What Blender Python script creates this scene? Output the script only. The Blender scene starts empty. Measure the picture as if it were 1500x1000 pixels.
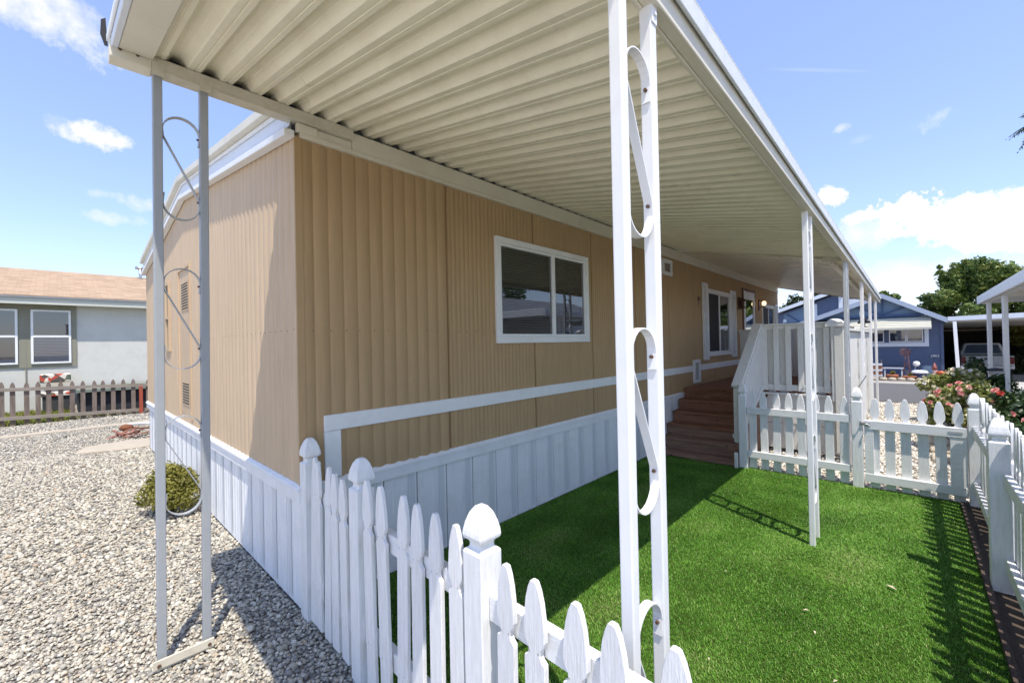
import bpy, bmesh, math, random
import numpy as np
from mathutils import Vector, Matrix
random.seed(7); RNG = np.random.default_rng(11)
S = bpy.context.scene
COL = S.collection
WL = {}                                   # world location of every object made here

# ------------------------------------------------------------------ tagging
def tag(o, label=None, cat=None, group=None, kind=None):
    if label: o['label'] = label
    if cat: o['category'] = cat
    if group: o['group'] = group
    if kind: o['kind'] = kind
    return o

def thing(name, loc, label, cat, group=None):
    o = bpy.data.objects.new(name, None); COL.objects.link(o)
    o.empty_display_size = 0.1
    o.location = loc; WL[o.name] = Vector(loc)
    return tag(o, label, cat, group)

def copy_tree(o, parent=None):
    c = o.copy(); COL.objects.link(c)
    if parent is not None: c.parent = parent
    for ch in list(o.children): copy_tree(ch, c)
    return c

def dup(root, loc, rotz=None, label=None, group=None):
    c = copy_tree(root); c.location = loc
    if rotz is not None: c.rotation_euler = (0, 0, rotz)
    if label: c['label'] = label
    if group: c['group'] = group
    WL[c.name] = Vector(loc)
    return c

# ------------------------------------------------------------------ mesh builder
class MB:
    def __init__(s): s.v = []; s.f = []; s.sm = []; s.mi = []; s.cur = 0
    def add(s, vs, fs, smooth=False):
        b = len(s.v); s.v += [tuple(p) for p in vs]
        s.f += [tuple(b + i for i in f) for f in fs]; s.sm += [smooth] * len(fs); s.mi += [s.cur] * len(fs); return s
    def box(s, x0, x1, y0, y1, z0, z1):
        return s.hexa([(x0,y0,z0),(x1,y0,z0),(x1,y1,z0),(x0,y1,z0)], [(x0,y0,z1),(x1,y0,z1),(x1,y1,z1),(x0,y1,z1)])
    def hexa(s, lo, hi):
        return s.add(list(lo)+list(hi), [(3,2,1,0),(4,5,6,7),(0,1,5,4),(1,2,6,5),(2,3,7,6),(3,0,4,7)])
    def bar(s, a, b, w, h, up=(0,0,1)):          # box along a->b, w sideways, h along up
        a = Vector(a); b = Vector(b); d = (b-a).normalized(); u = Vector(up)
        r = d.cross(u).normalized(); u = r.cross(d).normalized(); r *= w/2; u *= h/2
        return s.hexa([a-r-u, a+r-u, b+r-u, b-r-u], [a-r+u, a+r+u, b+r+u, b-r+u])
    def prism(s, poly, axis, t0, t1, smooth=False):     # poly 2D points; axis 'x': (y,z)  'y': (x,z)  'z': (x,y)
        def P(p, t):
            return {'x': (t, p[0], p[1]), 'y': (p[0], t, p[1]), 'z': (p[0], p[1], t)}[axis]
        n = len(poly)
        vs = [P(p, t0) for p in poly] + [P(p, t1) for p in poly]
        fs = [tuple(range(n))[::-1], tuple(range(n, 2*n))] + [(i, (i+1) % n, n+(i+1) % n, n+i) for i in range(n)]
        return s.add(vs, fs, smooth)
    def strip(s, A, B, smooth=False):            # quads between two polylines
        n = len(A)
        return s.add(list(A)+list(B), [(i, i+1, n+i+1, n+i) for i in range(n-1)], smooth)
    def tube(s, pts, r, n=8, cap=True, smooth=True):
        pts = [Vector(p) for p in pts]; rings = []
        rr = r if isinstance(r, (list, tuple)) else [r]*len(pts)
        ref = Vector((0.13, 0.31, 0.94))
        for i, p in enumerate(pts):
            d = (pts[min(i+1, len(pts)-1)] - pts[max(i-1, 0)]).normalized()
            if abs(d.dot(ref)) > .97: ref = Vector((1, 0.1, 0.05)).normalized()
            a = d.cross(ref).normalized(); b = d.cross(a)
            rings.append([p + (a*math.cos(t) + b*math.sin(t))*rr[i] for t in [2*math.pi*k/n for k in range(n)]])
        vs = [q for R_ in rings for q in R_]; fs = []
        for i in range(len(pts)-1):
            for k in range(n):
                fs.append((i*n+k, i*n+(k+1) % n, (i+1)*n+(k+1) % n, (i+1)*n+k))
        s.add(vs, fs, smooth)
        if cap:
            s.add(rings[0], [tuple(range(n))]); s.add(rings[-1], [tuple(range(n))])
        return s
    def lathe(s, prof, c=(0,0,0), n=16, square=False, smooth=True, rot=0.0):
        if square: n = 4; smooth = False
        vs = []; fs = []
        for (r, z) in prof:
            for k in range(n):
                t = 2*math.pi*(k+.5)/n + rot if square else 2*math.pi*k/n
                q = r*math.sqrt(2) if square else r
                vs.append((c[0]+q*math.cos(t), c[1]+q*math.sin(t), c[2]+z))
        for i in range(len(prof)-1):
            for k in range(n): fs.append((i*n+k, i*n+(k+1) % n, (i+1)*n+(k+1) % n, (i+1)*n+k))
        m = len(prof)-1
        s.add(vs, fs, smooth)
        s.add([vs[k] for k in range(n)], [tuple(range(n))[::-1]]); s.add([vs[m*n+k] for k in range(n)], [tuple(range(n))])
        return s
    def strap(s, path, w, t, axis=0):            # flat band following path in the plane normal to axis; width along axis
        pts = [Vector(p) for p in path]; n = len(pts); ax = Vector([1 if i == axis else 0 for i in range(3)])
        A = []; B = []; C_ = []; D = []
        for i, p in enumerate(pts):
            d = (pts[min(i+1, n-1)] - pts[max(i-1, 0)]).normalized(); nn = d.cross(ax).normalized()*t/2
            A.append(p-nn-ax*w/2); B.append(p-nn+ax*w/2); C_.append(p+nn+ax*w/2); D.append(p+nn-ax*w/2)
        vs = A+B+C_+D; fs = []
        for i in range(n-1):
            for a, b in ((0,1),(1,2),(2,3),(3,0)):
                fs.append((a*n+i, b*n+i, b*n+i+1, a*n+i+1))
        fs += [(0, n, 2*n, 3*n), (n-1, 2*n-1, 3*n-1, 4*n-1)]
        return s.add(vs, fs)
    def build(s, name, mat, parent=None, origin=None, bevel=0, fix=True, seg=1, mats=()):
        o_ = Vector((0,0,0))
        if parent is not None: o_ = WL[parent.name]
        elif origin is not None: o_ = Vector(origin)
        me = bpy.data.meshes.new(name)
        me.from_pydata([(p[0]-o_.x, p[1]-o_.y, p[2]-o_.z) for p in s.v], [], s.f)
        me.polygons.foreach_set('use_smooth', s.sm)
        if fix:
            bm = bmesh.new(); bm.from_mesh(me); bmesh.ops.remove_doubles(bm, verts=bm.verts, dist=1e-5)
            bmesh.ops.recalc_face_normals(bm, faces=bm.faces); bm.to_mesh(me); bm.free()
        me.materials.append(mat)
        for m_ in mats: me.materials.append(m_)
        if mats and not fix: me.polygons.foreach_set('material_index', s.mi)
        ob = bpy.data.objects.new(name, me); COL.objects.link(ob)
        if parent is not None: ob.parent = parent
        else: ob.location = o_
        WL[ob.name] = o_.copy()
        if bevel:
            m = ob.modifiers.new('bevel', 'BEVEL'); m.width = bevel; m.segments = seg; m.limit_method = 'ANGLE'
        return ob

def np_mesh(name, V, F, mat, parent=None, origin=(0,0,0), tone=None, smooth=False):
    """fast mesh from numpy arrays; F (n,k) all same size; tone per vertex -> attribute"""
    o_ = np.array(WL[parent.name] if parent is not None else origin, float)
    me = bpy.data.meshes.new(name); k = F.shape[1]
    me.vertices.add(len(V)); me.vertices.foreach_set('co', (V-o_).astype(np.float32).ravel())
    me.loops.add(F.size); me.loops.foreach_set('vertex_index', F.astype(np.int32).ravel())
    me.polygons.add(len(F)); me.polygons.foreach_set('loop_start', np.arange(0, F.size, k, dtype=np.int32))
    try: me.polygons.foreach_set('loop_total', np.full(len(F), k, np.int32))
    except Exception: pass
    if smooth: me.polygons.foreach_set('use_smooth', np.ones(len(F), bool))
    me.update(calc_edges=True)
    if tone is not None:
        at = me.attributes.new('tone', 'FLOAT', 'POINT'); at.data.foreach_set('value', tone.astype(np.float32))
    me.materials.append(mat)
    ob = bpy.data.objects.new(name, me); COL.objects.link(ob)
    if parent is not None: ob.parent = parent
    else: ob.location = o_
    WL[ob.name] = Vector(o_)
    return ob

# ------------------------------------------------------------------ materials
class NT:
    def __init__(s, name):
        s.m = bpy.data.materials.new(name); s.m.use_nodes = True; s.t = s.m.node_tree
        s.b = s.t.nodes['Principled BSDF']; s.out = s.t.nodes['Material Output']
    def n(s, typ, **kw):
        x = s.t.nodes.new(typ)
        for k, v in kw.items():
            if hasattr(x, k): setattr(x, k, v)
        return x
    def l(s, a, b): s.t.links.new(a, b)
    def math(s, op, a, b=None, clamp=False):
        x = s.n('ShaderNodeMath', operation=op); x.use_clamp = clamp
        for i, v in enumerate((a, b)):
            if v is None: continue
            if isinstance(v, (int, float)): x.inputs[i].default_value = v
            else: s.l(v, x.inputs[i])
        return x.outputs[0]
    def mixc(s, f, a, b, blend='MIX'):
        x = s.n('ShaderNodeMix', data_type='RGBA', blend_type=blend)
        for sock, v in ((x.inputs[0], f), (x.inputs[6], a), (x.inputs[7], b)):
            if isinstance(v, (int, float)): sock.default_value = v
            elif isinstance(v, (tuple, list)): sock.default_value = (*v[:3], 1)
            else: s.l(v, sock)
        return x.outputs[2]
    def coords(s, scale=(1,1,1), rnd=True):
        tc = s.n('ShaderNodeTexCoord'); mp = s.n('ShaderNodeMapping'); s.l(tc.outputs['Object'], mp.inputs[0])
        mp.inputs['Scale'].default_value = scale
        if rnd:
            oi = s.n('ShaderNodeObjectInfo'); r = s.math('MULTIPLY', oi.outputs['Random'], 37.0)
            cb = s.n('ShaderNodeCombineXYZ')
            for i in range(3): s.l(r, cb.inputs[i])
            s.l(cb.outputs[0], mp.inputs['Location'])
        return mp.outputs[0]
    def noise(s, co, scale, detail=4, rough=.55, dist=0):
        x = s.n('ShaderNodeTexNoise'); s.l(co, x.inputs['Vector'])
        x.inputs['Scale'].default_value = scale; x.inputs['Detail'].default_value = detail
        x.inputs['Roughness'].default_value = rough; x.inputs['Distortion'].default_value = dist
        return x.outputs[0]
    def ramp(s, f, stops, interp='LINEAR'):
        x = s.n('ShaderNodeValToRGB'); x.color_ramp.interpolation = interp; s.l(f, x.inputs[0]); e = x.color_ramp.elements
        while len(e) < len(stops): e.new(.5)
        for i, (p, c) in enumerate(stops):
            e[i].position = p; e[i].color = (*c[:3], 1) if isinstance(c, (tuple, list)) else (c, c, c, 1)
        return x.outputs[0]
    def bump(s, h, strength=.3, dist=.01):
        x = s.n('ShaderNodeBump'); x.inputs['Strength'].default_value = strength; x.inputs['Distance'].default_value = dist
        s.l(h, x.inputs['Height']); s.l(x.outputs[0], s.b.inputs['Normal'])
    def base(s, c):
        if isinstance(c, (tuple, list)): s.b.inputs['Base Color'].default_value = (*c[:3], 1)
        else: s.l(c, s.b.inputs['Base Color'])
    def set(s, rough=None, metal=None, spec=None):
        if rough is not None: s.b.inputs['Roughness'].default_value = rough
        if metal is not None: s.b.inputs['Metallic'].default_value = metal
        if spec is not None: s.b.inputs['Specular IOR Level'].default_value = spec
        return s.m

def paint(name, col, rough=.5, var=.12, scale=2.5, dirt=None, dirt_amt=.0, bump=.08, bscale=90, spec=.4, metal=0, stretch=(1,1,1), chips=None):
    k = NT(name); co = k.coords(stretch)
    a = tuple(c*(1-var) for c in col); b = tuple(min(1, c*(1+var*.6)) for c in col)
    c = k.mixc(k.noise(co, scale, 5, .6), a, b)
    if dirt:
        f = k.ramp(k.noise(co, scale*2.3, 6, .65, .4), [(.45, 0), (.75, dirt_amt)])
        c = k.mixc(f, c, dirt)
    h = k.noise(co, bscale, 3, .6)
    if chips:
        f = k.ramp(k.noise(co, chips[1], 3, .5), [(chips[2], 0), (chips[2]+.02, 1)])
        c = k.mixc(f, c, chips[0])
    k.base(c); k.bump(h, bump, .004)
    # slightly uneven gloss
    r = k.ramp(k.noise(co, scale*3, 4), [(.3, max(0, rough-.12)), (.7, min(1, rough+.12))]); k.l(r, k.b.inputs['Roughness'])
    return k.set(None, metal, spec)

def grain(name, c1, c2, axis=2, rough=.75, scale=18, bump=.35, stretch=12, knots=None, spec=.25):
    k = NT(name); sc = [stretch]*3; sc[axis] = 1
    co = k.coords(tuple(sc)); f = k.noise(co, scale/6, 7, .65, .5); g = k.noise(co, scale, 4, .7)
    c = k.mixc(k.ramp(f, [(.3, 0), (.72, 1)]), c1, c2)
    c = k.mixc(k.math('MULTIPLY', k.ramp(g, [(.45, 0), (.75, 1)]), .35), c, tuple(x*.45 for x in c1))
    if knots:
        co2 = k.coords((1,1,1)); v = k.n('ShaderNodeTexVoronoi'); k.l(co2, v.inputs['Vector']); v.inputs['Scale'].default_value = knots
        c = k.mixc(k.ramp(v.outputs['Distance'], [(.05, 1), (.12, 0)]), c, tuple(x*.25 for x in c1))
    k.base(c); k.bump(g, bump, .006); return k.set(rough, 0, spec)

def toned(name, stops, rough=.6, bump=0, bscale=60, trans=0, spec=.3):
    """colour from the per-vertex 'tone' attribute"""
    k = NT(name); at = k.n('ShaderNodeAttribute'); at.attribute_name = 'tone'
    k.base(k.ramp(at.outputs['Fac'], stops)); k.set(rough, 0, spec)
    if bump: k.bump(k.noise(k.coords(), bscale, 3), bump, .003)
    if trans:
        tr = k.n('ShaderNodeBsdfTranslucent'); mx = k.n('ShaderNodeMixShader'); mx.inputs[0].default_value = trans
        k.l(k.ramp(at.outputs['Fac'], [(p, tuple(min(1, x*1.5) for x in c)) for p, c in stops]), tr.inputs[0])
        k.l(k.b.outputs[0], mx.inputs[1]); k.l(tr.outputs[0], mx.inputs[2]); k.l(mx.outputs[0], k.out.inputs[0])
    return k.m

def glassy(name, tint=(.02,.025,.03), refl=.5, rough=.02, through=.0):
    """window pane: mirror-like film over see-through or dark glass"""
    k = NT(name)
    g = k.n('ShaderNodeBsdfGlossy'); g.inputs['Roughness'].default_value = rough; g.inputs[0].default_value = (.95,.97,1,1)
    t = k.n('ShaderNodeBsdfTransparent'); t.inputs[0].default_value = (*[min(1, x) for x in tint], 1)
    fr = k.n('ShaderNodeFresnel'); fr.inputs[0].default_value = 1.5
    f = k.math('ADD', k.math('MULTIPLY', fr.outputs[0], 1.0), refl, True)
    mx = k.n('ShaderNodeMixShader'); k.l(f, mx.inputs[0]); k.l(t.outputs[0], mx.inputs[1]); k.l(g.outputs[0], mx.inputs[2])
    k.l(mx.outputs[0], k.out.inputs[0]); return k.m

def siding_mat(name, col):
    k = NT(name); co = k.coords((1,1,1), False); st = k.coords((9,9,.7), False)
    c = k.mixc(k.noise(co, .9, 4, .6), tuple(x*.88 for x in col), tuple(x*1.07 for x in col))
    c = k.mixc(k.math('MULTIPLY', k.ramp(k.noise(st, 2.2, 6, .65, .3), [(.4, 0), (.8, 1)]), .32), c, tuple(x*.55 for x in col))
    c = k.mixc(k.ramp(k.noise(co, 26, 5, .7), [(.66, 0), (.76, .3)]), c, tuple(x*.5 for x in col))
    geo = k.n('ShaderNodeTexCoord'); sx = k.n('ShaderNodeSeparateXYZ'); k.l(geo.outputs['Object'], sx.inputs[0])
    low = k.ramp(k.math('ADD', sx.outputs[2], k.math('MULTIPLY', k.noise(co, 3, 5, .7), .5)), [(.0, 1), (1, 1)]) if False else None
    fleck = k.ramp(k.noise(k.coords((26,26,1.1), False), 1.6, 5, .6), [(.56, 0), (.78, .38)])
    c = k.mixc(fleck, c, tuple(min(1, x*1.35) for x in col))
    k.base(c); k.bump(k.noise(co, 120, 3), .06, .003); return k.set(.62, 0, .3)

M = {}
M['white'] = paint('white_paint', (.80,.81,.81), .45, .06, 3, (.52,.49,.43), .22, .07)
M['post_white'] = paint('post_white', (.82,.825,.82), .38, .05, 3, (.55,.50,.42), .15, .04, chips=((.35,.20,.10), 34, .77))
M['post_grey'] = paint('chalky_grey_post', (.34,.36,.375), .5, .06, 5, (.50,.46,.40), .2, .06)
M['galv'] = paint('galvanised_grey', (.56,.58,.59), .42, .14, 9, (.40,.38,.35), .35, .06, metal=.35)
M['picket'] = paint('picket_paint', (.80,.80,.795), .6, .10, 5, (.42,.40,.35), .38, .6, 26, stretch=(7,7,.7), chips=((.30,.27,.23), 26, .78))
M['picket_post'] = paint('fence_post_paint', (.80,.805,.80), .58, .09, 4, (.43,.41,.37), .33, .5, 28, stretch=(6,6,.8), chips=((.35,.33,.30), 22, .79))
M['rail'] = paint('fence_rail_paint', (.78,.79,.79), .55, .08, 5, (.45,.43,.38), .3, .3, 50, stretch=(1,1,7))
M['deck_paint'] = paint('porch_paint', (.74,.74,.70), .6, .08, 4, (.42,.40,.36), .3, .25, 50, stretch=(6,6,.8), chips=((.28,.20,.14), 22, .79))
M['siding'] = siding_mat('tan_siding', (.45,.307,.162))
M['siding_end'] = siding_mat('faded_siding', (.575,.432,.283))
M['skirt'] = paint('skirt_white', (.82,.83,.84), .5, .06, 2, (.50,.47,.42), .25, .05)
M['cream'] = paint('cream_metal', (.70,.66,.54), .45, .07, 1.6, (.42,.36,.25), .28, .05)
M['pan'] = paint('cream_roof_pan', (.85,.80,.615), .38, .09, 1.3, (.50,.42,.28), .30, .03, chips=((.40,.28,.15), 16, .81))
M['beam'] = paint('beam_cream', (.62,.58,.47), .45, .10, 3, (.34,.27,.18), .4, .05)
M['dark'] = paint('dark_void', (.02,.02,.02), .8, .2)
M['interior'] = paint('dim_interior', (.10,.10,.10), .9, .2)
M['blind'] = paint('blind_slat', (.26,.26,.255), .6, .1)
M['blind_white'] = paint('white_blind', (.75,.76,.77), .6, .1)
M['glass'] = glassy('window_glass', (.62,.64,.64), .085)
M['glass_far'] = glassy('far_window_glass', (.34,.46,.60), .09)  # blue tint stands in for sky reflected in the panes
M['mirror_glass'] = glassy('reflective_glass', (.35,.38,.40), .34)
M['screen'] = paint('insect_screen', (.035,.032,.034), .8, .2, 20)
M['black'] = paint('black_plastic', (.015,.015,.017), .5, .2)
M['rust'] = paint('rusty_iron', (.22,.08,.035), .85, .4, 20, (.06,.03,.02), .6, .3)
M['bolt'] = paint('rusty_bolt', (.13,.07,.045), .7, .3, 30)
M['steel'] = paint('dull_steel', (.45,.46,.47), .35, .15, 20, metal=.8)
M['stair'] = grain('stair_wood', (.18,.078,.045), (.36,.18,.105), 0, .7, 16, .45, 10, 5)
M['stair2'] = grain('weathered_stair_wood', (.19,.11,.075), (.37,.24,.17), 0, .75, 16, .45, 10, 5)
M['oldwood'] = grain('weathered_fence_wood', (.125,.097,.08), (.265,.215,.18), 2, .85, 14, .4, 9)
M['oldrail'] = grain('weathered_fence_rail', (.20,.17,.14), (.36,.315,.265), 1, .85, 14, .4, 9)
M['redwood'] = paint('red_painted_wood', (.36,.075,.04), .7, .2, 8, (.16,.06,.04), .3, .2)
M['edging'] = grain('edging_board', (.05,.037,.03), (.14,.10,.08), 1, .85)
M['concrete'] = paint('concrete', (.44,.39,.31), .85, .16, 4, (.27,.21,.14), .4, .25, 60)
M['driveway'] = paint('driveway_concrete', (.45,.43,.39), .85, .12, 1.2, (.30,.28,.25), .4, .15, 60)
M['shingle_dk'] = paint('grey_roof', (.22,.24,.27), .8, .2, 6)
M['bluewall'] = paint('blue_siding', (.10,.135,.225), .65, .1, 3, (.06,.08,.14), .3, .1)
M['bluelight'] = paint('blue_grey_siding', (.17,.25,.36), .65, .1, 3)
M['bluedark'] = paint('blue_trim', (.055,.10,.20), .6, .1, 3)
M['palewhite'] = paint('pale_trim', (.70,.74,.80), .5, .08, 3)
M['nbwall'] = paint('grey_stucco', (.58,.575,.53), .8, .06, 1.2, (.40,.385,.35), .35, .12, 110)
M['olive'] = paint('olive_trim', (.25,.24,.185), .7, .08, 3)
M['nbeave'] = paint('grey_green_fascia', (.52,.53,.46), .6, .05, 2)
M['terra'] = paint('terracotta', (.40,.15,.075), .8, .2, 10)
M['lampwhite'] = paint('lamp_white', (.80,.80,.78), .4, .05)
M['bronze'] = paint('bronze_lamp', (.10,.05,.03), .45, .2)
# ------------------------------------------------------------------ camera (15 mm full-frame lens, 1.68 m above the gravel)
F_PX = 621.0; CAM = Vector((2.848, -1.039, 1.68))
yaw = math.atan2(585, F_PX); roll = math.atan(0.0205); pitch = math.atan(4/F_PX)
fw = Vector((-math.sin(yaw), math.cos(yaw), 0)); rt = Vector((math.cos(yaw), math.sin(yaw), 0)); up = Vector((0,0,1))
fw2 = fw*math.cos(pitch) + up*math.sin(pitch); up2 = up*math.cos(pitch) - fw*math.sin(pitch)
r3 = rt*math.cos(roll) - up2*math.sin(roll); u3 = up2*math.cos(roll) + rt*math.sin(roll)
cd = bpy.data.cameras.new('camera'); cam = bpy.data.objects.new('camera', cd); COL.objects.link(cam)
cd.sensor_width = 36; cd.lens = 36*F_PX/1500; cd.clip_start = .02; cd.clip_end = 2000
cam.matrix_world = Matrix(((r3.x, u3.x, -fw2.x, CAM.x), (r3.y, u3.y, -fw2.y, CAM.y), (r3.z, u3.z, -fw2.z, CAM.z), (0,0,0,1)))
S.camera = cam
R3, U3, F3 = np.array(r3), np.array(u3), np.array(fw2); C3 = np.array(CAM)
def pix(P):
    q = np.asarray(P, float) - C3; z = q @ F3; zz = np.where(z > .05, z, np.nan)
    return 750 + F_PX*(q @ R3)/zz, 500 - F_PX*(q @ U3)/zz, z
def seen(P, m=140):
    u, v, z = pix(P)
    return (z > .05) & (u > -m) & (u < 1500+m) & (v > -m) & (v < 1000+m)
def direction(u, v):
    d = R3*(u-750)/F_PX - U3*(v-500)/F_PX + F3
    return Vector(d).normalized()

# ------------------------------------------------------------------ daylight
SUN = Vector((.39, -.19, 1.0)).normalized()
sl = bpy.data.lights.new('sun', 'SUN'); sl.energy = 2.4; sl.angle = math.radians(.5); sl.color = (1, .925, .82)
so = bpy.data.objects.new('sun', sl); COL.objects.link(so); so.rotation_euler = (-SUN).to_track_quat('-Z', 'Y').to_euler(); so.location = (20, -10, 40)
W = bpy.data.worlds.new('World'); S.world = W; W.use_nodes = True
wt = W.node_tree; wt.nodes.clear()
def wn(t, **kw):
    x = wt.nodes.new(t)
    for k, v in kw.items(): setattr(x, k, v)
    return x
def wl(a, b): wt.links.new(a, b)
def wm(op, a, b=None, clamp=False, c=None):
    x = wn('ShaderNodeMath', operation=op); x.use_clamp = clamp
    for i, v in enumerate((a, b, c)):
        if v is None: continue
        if isinstance(v, (int, float)): x.inputs[i].default_value = v
        else: wl(v, x.inputs[i])
    return x.outputs[0]
sky = wn('ShaderNodeTexSky'); sky.sky_type = 'NISHITA'; sky.sun_disc = False
sky.sun_elevation = math.asin(SUN.z); sky.sun_rotation = math.atan2(SUN.x, SUN.y)
sky.air_density = 1.0; sky.dust_density = .25; sky.ozone_density = 1.2; sky.altitude = 50
tc = wn('ShaderNodeTexCoord'); dirv = tc.outputs['Generated']
nz = wn('ShaderNodeTexNoise'); wl(dirv, nz.inputs['Vector']); nz.inputs['Scale'].default_value = 11; nz.inputs['Detail'].default_value = 9; nz.inputs['Roughness'].default_value = .58
nz2 = wn('ShaderNodeTexNoise'); wl(dirv, nz2.inputs['Vector']); nz2.inputs['Scale'].default_value = 5; nz2.inputs['Detail'].default_value = 6; nz2.inputs['Roughness'].default_value = .6
nz3 = wn('ShaderNodeTexNoise'); wl(dirv, nz3.inputs['Vector']); nz3.inputs['Scale'].default_value = 34; nz3.inputs['Detail'].default_value = 8; nz3.inputs['Roughness'].default_value = .62
nn = wm('SUBTRACT', nz.outputs[0], .5); nn3 = wm('SUBTRACT', nz3.outputs[0], .5); nn2 = wm('SUBTRACT', nz2.outputs[0], .5)
def dot(v):
    x = wn('ShaderNodeVectorMath', operation='DOT_PRODUCT'); wl(dirv, x.inputs[0]); x.inputs[1].default_value = v; return x.outputs['Value']
def cloud(c, ra, rb, amp, soft, dens, tilt=0.0, e=None):
    """one cumulus: an ellipse of directions about c, its edge broken by noise"""
    c = Vector(c).normalized(); e = Vector((0,0,1)).cross(c).normalized() if e is None else (e - c*e.dot(c)).normalized(); n_ = c.cross(e)
    e2 = e*math.cos(tilt) + n_*math.sin(tilt); n2 = n_*math.cos(tilt) - e*math.sin(tilt)
    a = wm('DIVIDE', dot(e2), ra); b = wm('DIVIDE', dot(n2), rb)
    r2 = wm('ADD', wm('MULTIPLY', a, a), wm('MULTIPLY', b, b))
    v = wm('ADD', wm('SUBTRACT', 1.0, r2), wm('ADD', wm('MULTIPLY', nn, amp), wm('MULTIPLY', nn2, amp*.7)))
    v = wm('ADD', v, wm('MULTIPLY', nn3, amp*2.6 if ra < .06 else amp*.7)); v = wm('MULTIPLY', v, 1/soft, True)
    v = wm('MULTIPLY', v, wm('GREATER_THAN', dot(c), .3))
    return wm('MULTIPLY', v, dens)
def P_(u, v): return direction(u, v)
CL = [(P_(1425, 322), .085, .050, 3.4, .30, 1.0, 0), (P_(1500, 318), .10, .050, 2.8, .30, 1.0, 0), (P_(1335, 312), .050, .036, 2.6, .30, 1.0, 0), (P_(1270, 318), .045, .014, 1.6, .6, .9, 0), (P_(1222, 286), .024, .021, 1.6, .45, .95, .3),
      (P_(1275, 335), .07, .032, 3.0, 1.2, .75, 0), (P_(1330, 405), .12, .035, 3.0, 1.4, .8, 0), (P_(1235, 188), .012, .008, 2.2, 1.6, .5, 0), (P_(1372, 176), .026, .014, 2.6, 2.2, .55, 0), (P_(1265, 203), .02, .007, 1.8, 2.2, .2, 0),
      (P_(50, 8), .085, .042, 2.2, .9, .95, .1), (P_(118, 66), .05, .03, 2.4, 1.4, .65, .1), (P_(136, 197), .045, .021, 1.6, .9, .95, 0), (P_(165, 320), .05, .012, 1.8, 1.5, .55, 0), (P_(215, 300), .05, .014, 2.0, 1.6, .5, 0), (P_(150, 285), .022, .008, 1.8, 1.6, .4, 0), (P_(95, 180), .03, .012, 2, 1.6, .35, 0),
      (P_(1195, 103), .085, .0035, .5, 1.6, .22, 0, P_(1300, 106)-P_(1090, 101)), (Vector((.9,.3,.35)), .25, .08, 2.5, .8, .8, 0), (Vector((.6,-.8,.4)), .3, .1, 2.5, .9, .8, 0)]
acc = None
for c in CL:
    m_ = cloud(*c); acc = m_ if acc is None else wm('MAXIMUM', acc, m_)
hz = wm('MULTIPLY', wm('POWER', wm('SUBTRACT', 1.0, wm('ABSOLUTE', dot((0,0,1)))), 9.0), .07)      # bright thin haze low over the houses
acc = wm('MAXIMUM', acc, hz)
bg1 = wn('ShaderNodeBackground'); bg1.inputs[1].default_value = .124
gam = wn('ShaderNodeHueSaturation'); gam.inputs['Saturation'].default_value = 1.0; skm = wn('ShaderNodeMix', data_type='RGBA'); skm.inputs[0].default_value = .42; wl(sky.outputs[0], skm.inputs[6]); skm.inputs[7].default_value = (1.36, 1.86, 3.2, 1); skt = wn('ShaderNodeMix', data_type='RGBA', blend_type='MULTIPLY'); skt.inputs[0].default_value = 1; wl(skm.outputs[2], skt.inputs[6]); skt.inputs[7].default_value = (.985, .945, 1, 1); wl(skt.outputs[2], gam.inputs['Color']); wl(gam.outputs[0], bg1.inputs[0])
bg2 = wn('ShaderNodeBackground'); bg2.inputs[0].default_value = (1, 1, 1, 1)
wl(wm("ADD", .435, wm("MULTIPLY", nn2, .10)), bg2.inputs[1])
mxw = wn('ShaderNodeMixShader'); wl(acc, mxw.inputs[0]); wl(bg1.outputs[0], mxw.inputs[1]); wl(bg2.outputs[0], mxw.inputs[2])
wo = wn('ShaderNodeOutputWorld'); wl(mxw.outputs[0], wo.inputs[0])
S.view_settings.view_transform = 'Standard'; S.view_settings.look = 'None'; S.view_settings.exposure = 1.35; S.view_settings.gamma = 1
S.render.engine = 'CYCLES'
S.cycles.max_bounces = 8; S.cycles.diffuse_bounces = 5; S.cycles.transparent_max_bounces = 12

# ------------------------------------------------------------------ ground
def gz(x, y):
    t = min(1, max(0, (y-21)/6)); t = t*t*(3-2*t)
    return -.02 - .33*t
k = NT('ground_soil'); co = k.coords((1,1,1), False)
v = k.n('ShaderNodeTexVoronoi'); k.l(co, v.inputs['Vector']); v.inputs['Scale'].default_value = 34
cc = k.ramp(v.outputs['Color'], [(.0, (.16,.15,.14)), (.35, (.36,.33,.29)), (.7, (.50,.47,.42)), (1, (.68,.66,.62))])
cc = k.mixc(k.ramp(v.outputs['Distance'], [(.35, 0), (.75, .85)]), cc, (.09,.075,.06))
cc = k.mixc(k.ramp(k.noise(co, .8, 5, .6), [(.5, 0), (.75, .35)]), cc, (.30,.24,.17))
k.base(cc); k.bump(k.math('SUBTRACT', 1.0, v.outputs['Distance']), .8, .02); k.set(.85, 0, .2)
xs = [-400,-120,-60,-30,-18,-12,-8,-4,0,4,8,12,18,30,60,120,400]; ys = [-400,-120,-60,-30,-15,-8,-4,0,4,8,12,16,20,21,22,23,24,25,26,27,30,40,60,120,400]
g = MB(); nx = len(xs)
g.add([(x, y, gz(x, y)) for y in ys for x in xs], [(j*nx+i, j*nx+i+1, (j+1)*nx+i+1, (j+1)*nx+i) for j in range(len(ys)-1) for i in range(nx-1)], True)
tag(g.build('ground', k.m), kind='structure')

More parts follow.
